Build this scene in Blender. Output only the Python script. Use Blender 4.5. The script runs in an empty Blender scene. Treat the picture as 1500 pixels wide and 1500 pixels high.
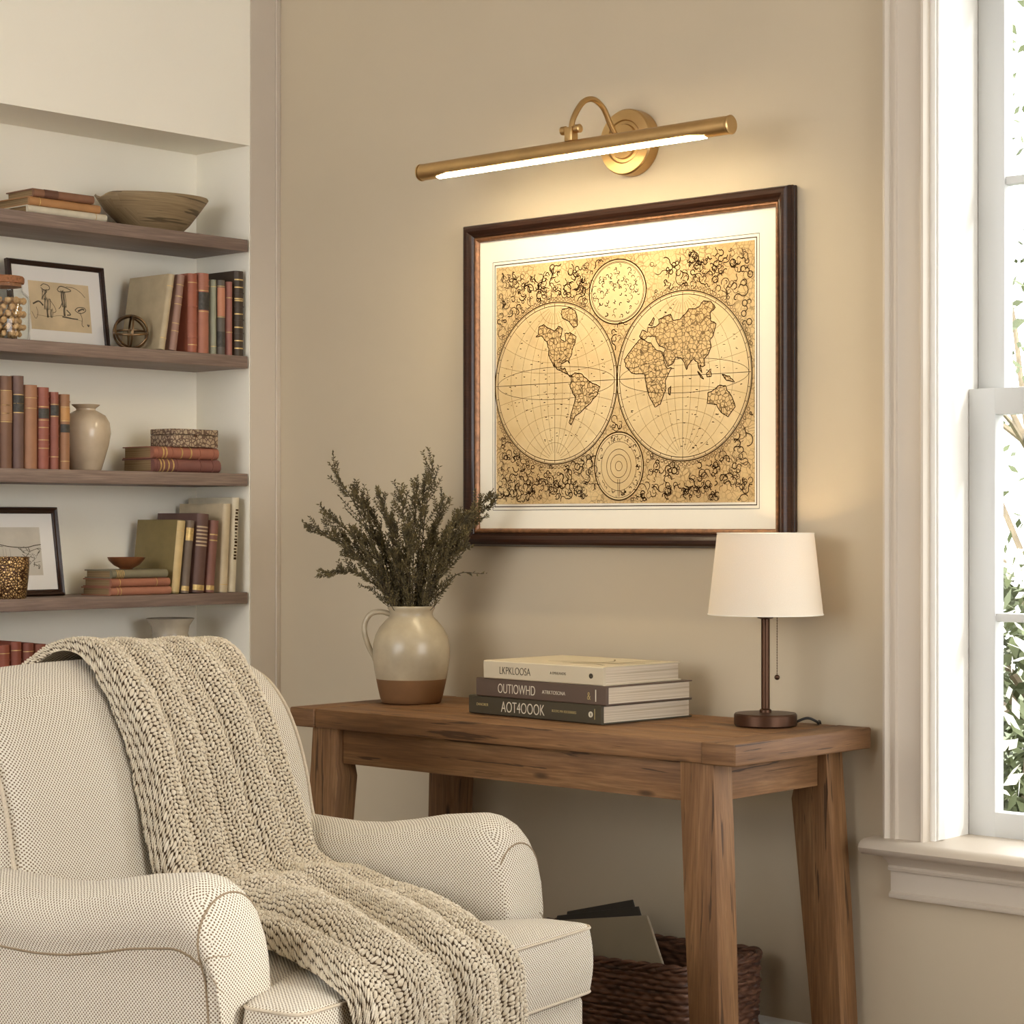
import bpy, bmesh, math, random
import numpy as np
from mathutils import Vector, Matrix, Euler
from mathutils.geometry import tessellate_polygon

PI = math.pi
R = math.radians
SC = bpy.context.scene
COL = SC.collection
rnd = random.Random(11)


def lin(r, g, b):
    f = lambda c: (c / 255 / 12.92) if c / 255 <= .04045 else ((c / 255 + .055) / 1.055) ** 2.4
    return (f(r), f(g), f(b), 1.0)


# ------------------------------------------------------------------ camera, world, sun, large area lights, exposure
cam = bpy.data.cameras.new('camera')
cam.sensor_width = 36.0
cam.lens = 75.256
cam.shift_y = 0.012
cam.clip_start = 0.05
camo = bpy.data.objects.new('camera', cam)
COL.objects.link(camo)
camo.location = (4.291, -3.802, 1.2)
camo.rotation_euler = (R(90), 0, R(42.2675))
SC.camera = camo

SC.view_settings.view_transform = 'Standard'
SC.view_settings.look = 'None'
SC.view_settings.gamma = 1.0
SC.view_settings.use_curve_mapping = False
SC.view_settings.exposure = -0.54

world = bpy.data.worlds.new('daylight')
SC.world = world
world.use_nodes = True
wb = world.node_tree.nodes['Background']
wb.inputs[0].default_value = (0.97, 0.985, 1.0, 1)
wb.inputs[1].default_value = 8.8


def light(name, kind, loc, rot, energy, color, size=None, size_y=None, portal=False):
    d = bpy.data.lights.new(name, kind)
    d.energy = energy
    d.color = color
    if kind == 'AREA':
        d.shape = 'RECTANGLE'
        d.size = size
        d.size_y = size_y
        if portal:
            d.cycles.is_portal = True
    o = bpy.data.objects.new(name, d)
    o.location = loc
    o.rotation_euler = rot
    COL.objects.link(o)
    return o


sun = light('sun', 'SUN', (8, 2, 4), (0, 0, 0), 2.6, (1.0, 0.98, 0.93))
sun.rotation_euler = Vector((-3.6, -1.0, -1.55)).to_track_quat('-Z', 'Y').to_euler()
sun.data.angle = R(1.2)
light('window_portal', 'AREA', (2.43, 0.26, 1.5), (R(-90), 0, 0), 1, (1, 1, 1), 0.9, 1.95, True)
# added fill lights set in the made-up openings of the two unseen walls
light('rear_fill_light', 'AREA', (1.4, -5.45, 1.85), (R(84), 0, 0), 17, (1.0, 0.965, 0.90), 2.6, 1.9)
light('side_fill_light', 'AREA', (5.95, -1.5, 1.6), (0, R(90), 0), 17, (1.0, 0.985, 0.95), 2.0, 2.2)


# ------------------------------------------------------------------ materials
class NT:
    def __init__(self, name):
        self.m = bpy.data.materials.new(name)
        self.m.use_nodes = True
        self.nt = self.m.node_tree
        self.b = self.nt.nodes['Principled BSDF']

    def n(self, t, **kw):
        x = self.nt.nodes.new(t)
        for k, v in kw.items():
            setattr(x, k, v)
        return x

    def l(self, a, b):
        self.nt.links.new(a, b)

    def math(self, op, a, b=None, c=None):
        x = self.n('ShaderNodeMath', operation=op)
        for i, v in enumerate((a, b, c)):
            if v is None:
                continue
            if isinstance(v, (int, float)):
                x.inputs[i].default_value = v
            else:
                self.l(v, x.inputs[i])
        return x.outputs[0]

    def coords(self, kind='Object', scale=(1, 1, 1), rand=False):
        tc = self.n('ShaderNodeTexCoord')
        mp = self.n('ShaderNodeMapping')
        mp.inputs['Scale'].default_value = scale
        self.l(tc.outputs[kind], mp.inputs['Vector'])
        if rand:
            oi = self.n('ShaderNodeObjectInfo')
            v = self.n('ShaderNodeCombineXYZ')
            self.l(self.math('MULTIPLY', oi.outputs['Random'], 37.0), v.inputs[0])
            self.l(self.math('MULTIPLY', oi.outputs['Random'], 91.0), v.inputs[1])
            self.l(v.outputs[0], mp.inputs['Location'])
        return mp.outputs[0]

    def noise(self, vec, scale, detail=4, rough=.55, dist=0):
        x = self.n('ShaderNodeTexNoise')
        x.inputs['Scale'].default_value = scale
        x.inputs['Detail'].default_value = detail
        x.inputs['Roughness'].default_value = rough
        x.inputs['Distortion'].default_value = dist
        self.l(vec, x.inputs['Vector'])
        return x.outputs[0]

    def ramp(self, fac, stops):
        x = self.n('ShaderNodeValToRGB')
        e = x.color_ramp.elements
        while len(e) < len(stops):
            e.new(0.5)
        for el, (p, c) in zip(e, stops):
            el.position = p
            el.color = c
        self.l(fac, x.inputs[0])
        return x.outputs[0]

    def mix(self, fac, a, b, mode='MIX'):
        x = self.n('ShaderNodeMix', data_type='RGBA', blend_type=mode)
        for i, v in ((0, fac), (6, a), (7, b)):
            if isinstance(v, (int, float)):
                x.inputs[i].default_value = v
            elif isinstance(v, tuple):
                x.inputs[i].default_value = v
            else:
                self.l(v, x.inputs[i])
        return x.outputs[2]

    def bump(self, h, strength=.3, dist=.002):
        x = self.n('ShaderNodeBump')
        x.inputs['Strength'].default_value = strength
        x.inputs['Distance'].default_value = dist
        self.l(h, x.inputs['Height'])
        self.l(x.outputs[0], self.b.inputs['Normal'])

    def set(self, color=None, rough=None, metal=None, spec=None, **kw):
        b = self.b
        for key, v in (('Base Color', color), ('Roughness', rough), ('Metallic', metal), ('Specular IOR Level', spec)):
            if v is None:
                continue
            if isinstance(v, (int, float, tuple)):
                b.inputs[key].default_value = v
            else:
                self.l(v, b.inputs[key])
        for k, v in kw.items():
            b.inputs[k].default_value = v
        return self.m


def plain(name, c, rough=.6, metal=0, spec=.5, var=.12, vscale=8, bump=0, bscale=200, bdist=.001):
    t = NT(name)
    co = t.coords('Object', rand=True)
    n = t.noise(co, vscale, 5)
    d = tuple(max(0, x * (1 - var)) for x in c[:3]) + (1,)
    l = tuple(min(1, x * (1 + var)) for x in c[:3]) + (1,)
    t.set(t.ramp(n, [(.3, d), (.7, l)]), rough, metal, spec)
    if bump:
        t.bump(t.noise(co, bscale, 3), bump, bdist)
    return t.m


def wood(name, dark, mid, light_, rough=.55, gs=1.0, cracks=True, bump=.35):
    """Grain runs along U; UV is in metres."""
    t = NT(name)
    co = t.coords('UV', (1, 1, 1), rand=True)
    def mapped(sc):
        mp = t.n('ShaderNodeMapping')
        mp.inputs['Scale'].default_value = sc
        t.l(co, mp.inputs['Vector'])
        return mp.outputs[0]
    big = t.noise(mapped((1.6 * gs, 14 * gs, 1)), 1.0, 5, .6, 1.2)
    fine = t.noise(mapped((9 * gs, 210 * gs, 1)), 1.0, 4, .6, .3)
    base = t.ramp(big, [(.28, dark), (.52, mid), (.78, light_)])
    dk = tuple(x * .55 for x in dark[:3]) + (1,)
    col = t.mix(t.math('MULTIPLY', t.math('SUBTRACT', fine, .38), 1.3), dk, base)
    # keep the fine grain subtle
    col = t.mix(.8, base, col)
    h = fine
    if cracks:
        cr = t.noise(mapped((4 * gs, 75 * gs, 1)), 1.0, 3, .55, .3)
        crm = t.ramp(cr, [(.0, (1, 1, 1, 1)), (.35, (1, 1, 1, 1)), (.38, (0, 0, 0, 1)), (1, (0, 0, 0, 1))])
        kn = t.n('ShaderNodeTexVoronoi')
        kn.inputs['Scale'].default_value = 1.0
        t.l(mapped((5, 16, 1)), kn.inputs['Vector'])
        knm = t.ramp(kn.outputs['Distance'], [(.0, (1, 1, 1, 1)), (.08, (1, 1, 1, 1)), (.15, (0, 0, 0, 1)), (1, (0, 0, 0, 1))])
        mark = t.math('MAXIMUM', crm, knm)
        col = t.mix(t.math('MULTIPLY', mark, .85), col, tuple(x * .25 for x in dark[:3]) + (1,))
        h = t.math('SUBTRACT', fine, mark)
    t.set(col, rough, 0, .35)
    t.bump(h, bump, .0015)
    return t.m


def fabric(name, c_hi, c_lo, pitch=.0034):
    """Basket weave; UV in metres."""
    t = NT(name)
    tc = t.n('ShaderNodeTexCoord')
    sp = t.n('ShaderNodeSeparateXYZ')
    wob = t.noise(tc.outputs['UV'], 60, 2)
    t.l(tc.outputs['UV'], sp.inputs[0])
    k = PI / pitch
    w = t.math('MULTIPLY', wob, 1.6)
    su = t.math('SINE', t.math('ADD', t.math('MULTIPLY', sp.outputs[0], k), w))
    sv = t.math('SINE', t.math('ADD', t.math('MULTIPLY', sp.outputs[1], k), w))
    h = t.math('MULTIPLY', su, sv)
    h01 = t.math('ADD', t.math('MULTIPLY', h, .5), .5)
    n = t.noise(tc.outputs['UV'], 400, 2)
    col = t.ramp(h01, [(.20, c_lo), (.52, c_hi), (1, c_hi)])
    col = t.mix(t.math('MULTIPLY', n, .25), col, c_lo)
    t.set(col, .92, 0, .15)
    t.b.inputs['Sheen Weight'].default_value = .15
    t.bump(t.math('ADD', h01, t.math('MULTIPLY', n, .35)), .55, .0022)
    return t.m


M = {}
M['wall'] = plain('greige_wall_paint', lin(197, 182, 156), .8, var=.02, vscale=3, bump=.05, bscale=350)
M['stile'] = plain('greige_trim_paint', lin(200, 188, 172), .6, var=.02)
M['cream'] = plain('cream_wall_paint', lin(248, 242, 226), .75, var=.015, vscale=2)
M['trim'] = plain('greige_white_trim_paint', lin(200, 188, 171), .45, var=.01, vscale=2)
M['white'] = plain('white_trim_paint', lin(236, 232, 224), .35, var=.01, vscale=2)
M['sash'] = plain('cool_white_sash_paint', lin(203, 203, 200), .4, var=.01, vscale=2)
M['ceil'] = plain('ceiling_paint', lin(240, 236, 228), .9, var=.01)
M['floor'] = wood('oak_floor', lin(96, 68, 44), lin(132, 98, 66), lin(160, 122, 84), .45, cracks=False, bump=.1)
M['shelf'] = wood('grey_walnut', lin(138, 116, 104), lin(174, 151, 138), lin(202, 181, 166), .5, cracks=False, bump=.15)
M['oak'] = wood('reclaimed_oak', lin(126, 88, 54), lin(172, 126, 82), lin(206, 162, 114), .6)
M['oakdark'] = wood('reclaimed_oak_ends', lin(118, 82, 52), lin(160, 118, 78), lin(194, 152, 106), .6)
M['frame'] = wood('mahogany', lin(42, 22, 14), lin(66, 38, 24), lin(92, 56, 36), .28, cracks=False, bump=.08)
M['framebead'] = plain('bronze_bead', lin(128, 88, 58), .35, .4, var=.35, vscale=90)
M['mat'] = plain('mat_board', lin(240, 232, 214), .9, var=.01, vscale=2)
M['matwhite'] = plain('white_mat_board', lin(228, 224, 218), .85, var=.02, vscale=3)
M['sketchpaper'] = plain('tan_drawing_paper', lin(205, 184, 150), .9, var=.14, vscale=11)
M['greypaper'] = plain('grey_drawing_paper', lin(196, 188, 174), .9, var=.1, vscale=14)
M['brass'] = plain('antique_brass', lin(200, 166, 114), .34, 1.0, var=.1, vscale=12, bump=.06, bscale=300)
M['bronze'] = plain('brown_bronze', lin(84, 58, 42), .38, .75, var=.06, vscale=6)
M['black'] = plain('black_cord_rubber', lin(30, 26, 24), .5, var=.05)
M['fab'] = fabric('oatmeal_basket_weave', lin(238, 230, 213), lin(118, 98, 74))
M['piping'] = plain('oatmeal_piping', lin(202, 188, 166), .9, spec=.15, var=.12, vscale=300)
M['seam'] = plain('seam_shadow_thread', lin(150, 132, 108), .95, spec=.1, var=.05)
M['glaze'] = plain('cream_crackle_glaze', lin(176, 161, 134), .26, var=.2, vscale=9)
M['terra'] = plain('unglazed_clay', lin(128, 90, 54), .75, var=.12, vscale=9, bump=.1, bscale=120)
M['vaseglaze'] = plain('beige_vase_glaze', lin(190, 172, 148), .2, var=.12, vscale=14)
M['vasegrey'] = plain('grey_vase_glaze', lin(178, 166, 146), .25, var=.16, vscale=16)
M['stem'] = plain('dark_twig', lin(58, 48, 32), .8, var=.2, vscale=40)
M['leaf'] = plain('olive_dried_leaf', lin(86, 74, 42), .7, var=.6, vscale=45)
M['pages'] = None
M['bowlwood'] = wood('pale_worn_wood', lin(160, 134, 98), lin(190, 166, 128), lin(210, 190, 156), .6, cracks=True, bump=.2)
M['copper'] = plain('copper_bowl', lin(150, 96, 62), .35, .6, var=.25, vscale=30)
M['gold'] = plain('gilt_tooling', lin(206, 176, 116), .4, .55, var=.25, vscale=120)
M['darklabel'] = plain('dark_leather_label', lin(58, 54, 48), .5, var=.5, vscale=140)
M['ink'] = plain('brown_ink', lin(62, 42, 22), .9, spec=.1, var=.1)
M['inkfine'] = plain('pale_brown_ink', lin(128, 98, 58), .9, spec=.1, var=.15)
M['grphite'] = plain('graphite', lin(92, 84, 72), .9, spec=.1, var=.3, vscale=60)
M['cork'] = plain('cork', lin(150, 100, 66), .85, var=.3, vscale=160, bump=.3, bscale=200)
M['nut'] = plain('dried_nut_shell', lin(196, 158, 112), .7, var=.3, vscale=120, bump=.3, bscale=250)
M['lid'] = M['cork']


def page_mat():
    t = NT('page_block')
    co = t.coords('UV', (2, 420, 1))
    n = t.noise(co, 1.0, 3)
    t.set(t.ramp(n, [(.3, lin(178, 160, 132)), (.6, lin(226, 212, 190))]), .85, 0, .2)
    t.bump(n, .2, .0008)
    return t.m


M['pages'] = page_mat()
t = NT('old_page_block')
n_ = t.noise(t.coords('UV', (2, 420, 1)), 1.0, 3)
M['oldpages'] = t.set(t.ramp(n_, [(.3, lin(120, 96, 66)), (.6, lin(164, 138, 102))]), .9, 0, .2)


def glass_mat(name, tint=(1, 1, 1, 1), refl=1.0):
    t = NT(name)
    out = t.nt.nodes['Material Output']
    tr = t.n('ShaderNodeBsdfTransparent')
    tr.inputs[0].default_value = tint
    gl = t.n('ShaderNodeBsdfGlossy')
    gl.inputs['Roughness'].default_value = .03
    fr = t.n('ShaderNodeFresnel')
    fr.inputs[0].default_value = 1.45
    mx = t.n('ShaderNodeMixShader')
    geo = t.n('ShaderNodeNewGeometry')
    t.l(t.math('MULTIPLY', t.math('MULTIPLY', fr.outputs[0], refl), t.math('SUBTRACT', 1.0, geo.outputs['Backfacing'])), mx.inputs[0])
    t.l(tr.outputs[0], mx.inputs[1])
    t.l(gl.outputs[0], mx.inputs[2])
    t.l(mx.outputs[0], out.inputs[0])
    return t.m


M['pane'] = glass_mat('window_pane')
M['jarglass'] = glass_mat('jar_glass', (.99, 1, .99, 1), 1.3)


def emit(name, color, strength):
    t = NT(name)
    t.b.inputs['Base Color'].default_value = (0.8, .8, .8, 1)
    t.b.inputs['Emission Color'].default_value = color
    t.b.inputs['Emission Strength'].default_value = strength
    return t.m


M['led'] = emit('led_diffuser', (1.0, .83, .53, 1), 150.0)
M['bulb'] = emit('warm_bulb', (1.0, .76, .46, 1), 6.0)


def shade_mat():
    t = NT('ivory_linen_shade')
    out = t.nt.nodes['Material Output']
    co = t.coords('UV', (1, 1, 1))
    n = t.noise(co, 700, 2)
    c = t.ramp(n, [(.3, lin(240, 232, 214)), (.7, lin(248, 242, 228))])
    d = t.n('ShaderNodeBsdfDiffuse')
    tl = t.n('ShaderNodeBsdfTranslucent')
    t.l(c, d.inputs[0])
    tl.inputs[0].default_value = lin(250, 228, 190)
    mx = t.n('ShaderNodeMixShader')
    mx.inputs[0].default_value = .27
    t.l(d.outputs[0], mx.inputs[1])
    t.l(tl.outputs[0], mx.inputs[2])
    t.l(mx.outputs[0], out.inputs[0])
    return t.m


M['shade'] = shade_mat()


# ------------------------------------------------------------------ mesh helpers
def box_uv(me, grain=0):
    """UV in metres, projected along each face's dominant normal axis; grain axis goes to U."""
    uv = me.uv_layers.new(name='UVMap') if not me.uv_layers else me.uv_layers[0]
    nl = len(me.loops)
    li = np.empty(nl, np.int32)
    me.loops.foreach_get('vertex_index', li)
    co = np.empty(len(me.vertices) * 3, np.float32)
    me.vertices.foreach_get('co', co)
    co = co.reshape(-1, 3)
    npoly = len(me.polygons)
    nor = np.empty(npoly * 3, np.float32)
    me.polygons.foreach_get('normal', nor)
    nor = np.abs(nor.reshape(-1, 3))
    tot = np.empty(npoly, np.int32)
    me.polygons.foreach_get('loop_total', tot)
    ax = np.argmax(nor, 1)
    axl = np.repeat(ax, tot)
    p = co[li]
    others = {0: (1, 2), 1: (0, 2), 2: (0, 1)}
    out = np.zeros((nl, 2), np.float32)
    for a in range(3):
        i, j = others[a]
        if j == grain:
            i, j = j, i
        m = axl == a
        out[m, 0] = p[m, i]
        out[m, 1] = p[m, j]
    uv.data.foreach_set('uv', out.ravel())


def link(name, me, mat, parent=None, smooth=None, grain=0, uv=True):
    if uv:
        box_uv(me, grain)
    if smooth is not None:
        me.polygons.foreach_set('use_smooth', [True] * len(me.polygons))
        if smooth < 180:
            me.set_sharp_from_angle(angle=R(smooth))
    if mat:
        me.materials.append(mat)
    o = bpy.data.objects.new(name, me)
    COL.objects.link(o)
    if parent:
        o.parent = parent
    return o


class MB:
    def __init__(self):
        self.bm = bmesh.new()

    def box(self, x0, x1, y0, y1, z0, z1, bev=0, seg=2, rot=None):
        r = bmesh.ops.create_cube(self.bm, size=1)
        vs = r['verts']
        for v in vs:
            v.co = Vector(((x0 + x1) / 2 + v.co.x * (x1 - x0), (y0 + y1) / 2 + v.co.y * (y1 - y0), (z0 + z1) / 2 + v.co.z * (z1 - z0)))
            if rot:
                v.co = rot @ v.co
        if bev:
            es = {e for v in vs for e in v.link_edges}
            bmesh.ops.bevel(self.bm, geom=list(es), offset=bev, segments=seg, profile=.5, affect='EDGES')
        return self

    def hexa(self, bot, top, bev=0, seg=2):
        """Solid between a bottom and a top quad (each four xyz)."""
        vb = [self.bm.verts.new(p) for p in bot]
        vt = [self.bm.verts.new(p) for p in top]
        fs = [self.bm.faces.new(vb[::-1]), self.bm.faces.new(vt)]
        for i in range(4):
            j = (i + 1) % 4
            fs.append(self.bm.faces.new((vb[i], vb[j], vt[j], vt[i])))
        if bev:
            es = {e for f in fs for e in f.edges}
            bmesh.ops.bevel(self.bm, geom=list(es), offset=bev, segments=seg, profile=.5, affect='EDGES')
        return self

    def grid(self, rings, close_u=True, cap0=False, cap1=False):
        vs = [[self.bm.verts.new(p) for p in r] for r in rings]
        n = len(rings[0])
        for a, b in zip(vs, vs[1:]):
            for i in range(n if close_u else n - 1):
                j = (i + 1) % n
                try:
                    self.bm.faces.new((a[i], a[j], b[j], b[i]))
                except ValueError:
                    pass
        if cap0:
            self.bm.faces.new(vs[0][::-1])
        if cap1:
            self.bm.faces.new(vs[-1])
        return self

    def lathe(self, prof, seg=40, c=(0, 0, 0), sx=1, sy=1, axis='Z'):
        rings = []
        for r, z in prof:
            ring = []
            for i in range(seg):
                a = 2 * PI * i / seg
                p = (r * math.cos(a) * sx, r * math.sin(a) * sy, z)
                if axis == 'X':
                    p = (z, p[0], p[1])
                elif axis == 'Y':
                    p = (p[1], z, p[0])
                ring.append((c[0] + p[0], c[1] + p[1], c[2] + p[2]))
            rings.append(ring)
        return self.grid(rings, True, prof[0][0] > 1e-6, prof[-1][0] > 1e-6)

    def tube(self, pts, rad, seg=8, caps=True, flat=1.0):
        pts = [Vector(p) for p in pts]
        n = len(pts)
        rads = rad if isinstance(rad, (list, tuple)) else [rad] * n
        rings = []
        up = None
        for i, p in enumerate(pts):
            t = (pts[min(i + 1, n - 1)] - pts[max(i - 1, 0)]).normalized()
            if up is None:
                up = Vector((0, 0, 1)) if abs(t.z) < .9 else Vector((1, 0, 0))
            sdir = t.cross(up)
            if sdir.length < 1e-6:
                sdir = t.orthogonal()
            sdir.normalize()
            up = sdir.cross(t).normalized()
            rings.append([p + (sdir * math.cos(2 * PI * k / seg) + up * math.sin(2 * PI * k / seg) * flat) * rads[i] for k in range(seg)])
        return self.grid(rings, True, caps, caps)

    def prism(self, poly, z0, z1, axis='Z', bev=0):
        """Extrude a polygon. axis Z: poly=(x,y); X: poly=(y,z) along x; Y: poly=(x,z) along y."""
        def P(a, b, c):
            return (a, b, c) if axis == 'Z' else ((c, a, b) if axis == 'X' else (a, c, b))
        v0 = [self.bm.verts.new(P(a, b, z0)) for a, b in poly]
        v1 = [self.bm.verts.new(P(a, b, z1)) for a, b in poly]
        fs = [self.bm.faces.new(v0[::-1]), self.bm.faces.new(v1)]
        n = len(poly)
        for i in range(n):
            j = (i + 1) % n
            fs.append(self.bm.faces.new((v0[i], v0[j], v1[j], v1[i])))
        if bev:
            es = {e for f in fs[:2] for e in f.edges}
            bmesh.ops.bevel(self.bm, geom=list(es), offset=bev, segments=2, profile=.5, affect='EDGES')
        return self

    def ribbon(self, pts, w, nrm=(0, -1, 0)):
        """Flat printed line of width w."""
        nrm = Vector(nrm)
        pts = [Vector(p) for p in pts]
        n = len(pts)
        a, b = [], []
        for i, p in enumerate(pts):
            t = pts[min(i + 1, n - 1)] - pts[max(i - 1, 0)]
            if t.length < 1e-9:
                t = Vector((1, 0, 0))
            s = t.normalized().cross(nrm) * (w / 2)
            a.append(self.bm.verts.new(p + s))
            b.append(self.bm.verts.new(p - s))
        for i in range(n - 1):
            self.bm.faces.new((a[i], a[i + 1], b[i + 1], b[i]))
        return self

    def done(self, name, mat, parent=None, smooth=35, grain=0, fix=True):
        if fix:
            bmesh.ops.recalc_face_normals(self.bm, faces=self.bm.faces)
        me = bpy.data.meshes.new(name)
        self.bm.to_mesh(me)
        self.bm.free()
        return link(name, me, mat, parent, smooth, grain)


def tag(o, label=None, cat=None, group=None, kind=None):
    if label:
        o['label'] = label
    if cat:
        o['category'] = cat
    if group:
        o['group'] = group
    if kind:
        o['kind'] = kind
    return o


def thing(name, label, cat, loc=(0, 0, 0), rot=(0, 0, 0), group=None):
    o = bpy.data.objects.new(name, None)
    o.empty_display_size = .05
    o.location = loc
    o.rotation_euler = rot
    COL.objects.link(o)
    return tag(o, label, cat, group)


def struct(o):
    o['kind'] = 'structure'
    return o


def copy_tree(o, parent=None):
    c = o.copy()
    COL.objects.link(c)
    if parent:
        c.parent = parent
    for ch in list(o.children):
        copy_tree(ch, c)
    return c


def catmull(rows, n):
    """rows: array (k, ...) -> (n, ...) smooth through the rows."""
    rows = np.asarray(rows, float)
    k = len(rows)
    ext = np.concatenate([[2 * rows[0] - rows[1]], rows, [2 * rows[-1] - rows[-2]]])
    out = []
    for x in np.linspace(0, k - 1 - 1e-9, n):
        i = int(x)
        t = x - i
        p0, p1, p2, p3 = ext[i], ext[i + 1], ext[i + 2], ext[i + 3]
        out.append(.5 * (2 * p1 + (p2 - p0) * t + (2 * p0 - 5 * p1 + 4 * p2 - p3) * t * t + (3 * p1 - p0 - 3 * p2 + p3) * t ** 3))
    return np.array(out)


# ------------------------------------------------------------------ the setting
RX, RY, RH = 6.0, -5.5, 2.8
struct(MB().box(-.4, RX + .1, RY - .1, .3, -.05, 0).done('floor', M['floor'], None, None))
struct(MB().box(-.4, RX + .1, RY - .1, .3, RH, RH + .05).done('ceiling', M['ceil'], None, None))
# picture wall with the window opening
WX0, WX1, WZ0, WZ1 = 1.985, 2.875, .545, 2.46
b = MB()
b.box(-.4, WX0, 0, .2, 0, RH).box(WX1, RX + .1, 0, .2, 0, RH).box(WX0, WX1, 0, .2, 0, WZ0).box(WX0, WX1, 0, .2, WZ1, RH)
struct(b.done('wall_back', M['wall'], None, None))
# bookcase wall: stile at the corner, plain wall beyond the niche
NY0, NY1, NZ = -1.75, -.102, 2.195
b = MB()
b.box(-.3, 0, NY1, 0, 0, RH).box(-.3, 0, RY - .1, NY0, 0, RH)
struct(b.done('wall_left', M['stile'], None, None))
b = MB()
b.box(-.3, -.003, NY0, NY1, NZ, RH)              # header above the niche
b.box(-.3, -.22, NY0, NY1, 0, NZ)                # niche back
b.box(-.22, -.003, NY1 - .002, NY1 + .004, 0, NZ)      # niche side, painted cream
b.box(-.22, -.003, NY0 - .004, NY0 + .002, 0, NZ)
struct(b.done('wall_niche', M['cream'], None, None))
b = MB()
b.box(0, .006, -.017, -.011, 0, RH, .002).box(0, .004, -.011, 0, 0, RH, .0015)
struct(b.done('trim_1', M['stile'], None, 30, 2))
# walls behind the camera, each with an invented opening that lets light in
b = MB()
b.box(RX, RX + .1, RY, -2.65, 0, RH).box(RX, RX + .1, -.35, 0, 0, RH)
b.box(RX, RX + .1, -2.65, -.35, 0, .6).box(RX, RX + .1, -2.65, -.35, 2.6, RH)
struct(b.done('wall_right', M['wall'], None, None))
b = MB()
b.box(-.3, .1, RY - .1, RY, 0, RH).box(2.7, RX, RY - .1, RY, 0, RH)
b.box(.1, 2.7, RY - .1, RY, 0, .8).box(.1, 2.7, RY - .1, RY, 2.7, RH)
struct(b.done('wall_front', M['wall'], None, None))
# baseboards
prof = [(0, 0), (-.016, 0), (-.016, .1), (-.012, .115), (-.008, .128), (0, .135)]
struct(MB().prism([(y, z) for y, z in prof], .0, RX, 'X').done('baseboard_back', M['white'], None, 40))
struct(MB().prism([(-x, z) for x, z in prof], RY, NY0, 'Y').done('baseboard_left', M['white'], None, 40))

# window
win = tag(thing('window_1', None, None), kind='structure')
b = MB()
cas = [(1.890, 0), (1.890, -.022), (1.893, -.030), (1.899, -.032), (1.903, -.027), (1.906, -.022), (1.915, -.022), (1.917, -.026), (1.921, -.026),
       (1.923, -.019), (1.930, -.018), (1.974, -.018), (1.977, -.024), (1.981, -.026), (1.985, -.024), (1.987, -.016), (1.987, 0)]
b.prism(cas, .55, 2.56, 'Z')
b.prism([(4.86 - x, y) for x, y in cas][::-1], .55, 2.56, 'Z')
b.box(1.87, 2.99, -.03, 0, 2.46, 2.6, .006)
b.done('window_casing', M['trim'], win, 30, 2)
b = MB()
b.box(1.975, 1.999, 0, .2, .55, 2.46).box(2.861, 2.885, 0, .2, .55, 2.46).box(1.975, 2.885, 0, .2, 2.44, 2.47)
b.box(1.999, 2.004, .006, .03, .556, 2.44, .0015)
b.box(1.94, 2.012, .205, .25, .5, 2.5).box(2.848, 2.9, .205, .25, .5, 2.5).box(2.01, 2.85, .205, .25, 2.42, 2.5)
b.box(1.94, 2.9, .2, .3, .49, .575)
b.done('window_jamb', M['white'], win, 30, 2)
b = MB()
nose = [(.14, .525), (-.055, .522), (-.066, .524), (-.074, .530), (-.078, .538), (-.074, .546), (-.066, .552), (-.055, .554), (.14, .556)]
b.prism(nose, 1.862, 2.998, 'X', .004)
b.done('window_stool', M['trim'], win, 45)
b = MB()
ap = [(0, .433), (-.024, .433), (-.026, .437), (-.026, .442), (-.018, .446), (-.018, .488), (-.028, .490), (-.03, .496), (-.026, .5), (-.034, .51), (-.046, .516), (-.05, .522), (0, .522)]
b.prism(ap, 1.905, 2.955, 'X')
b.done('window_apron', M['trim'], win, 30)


def sash(name, y0, y1, z0, z1, bot, top, zm):
    x0, x1 = 2.0, 2.86
    b = MB()
    b.box(x0, x0 + .062, y0, y1, z0, z1, .002).box(x1 - .062, x1, y0, y1, z0, z1, .002)
    b.box(x0 + .06, x1 - .06, y0, y1, z0, z0 + bot, .002).box(x0 + .06, x1 - .06, y0, y1, z1 - top, z1, .002)
    s = b.done(name, M['sash'], win, 30)
    b = MB()
    b.box(x0 + .06, x1 - .06, y0 + .004, y1 - .004, zm - .009, zm + .009, .003)
    b.box(2.421, 2.439, y0 + .004, y1 - .004, z0 + bot, z1 - top, .003)
    b.done('muntin', M['sash'], s, 30)
    MB().box(x0 + .055, x1 - .055, (y0 + y1) / 2 - .0015, (y0 + y1) / 2 + .0015, z0 + bot - .004, z1 - top + .004).done('glass_pane', M['pane'], s, None)


sash('lower_sash', .13, .165, .555, 1.481, .052, .055, 1.008)
sash('upper_sash', .168, .203, 1.43, 2.44, .05, .06, 1.913)

# ------------------------------------------------------------------ garden beyond the window
M['grass'] = plain('sunlit_lawn', lin(84, 92, 60), .9, var=.25, vscale=3)
M['gleaf'] = plain('pale_garden_leaf', lin(88, 96, 62), .7, var=.3, vscale=6)
M['gbark'] = plain('grey_bark', lin(140, 126, 104), .9, var=.25, vscale=20)
M['blossom'] = plain('white_blossom', lin(250, 246, 236), .8, var=.03)
g = MB().box(-9, 9, .3, 16, -.35, -.3).done('garden_lawn', M['grass'], None, None)
struct(g)


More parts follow.
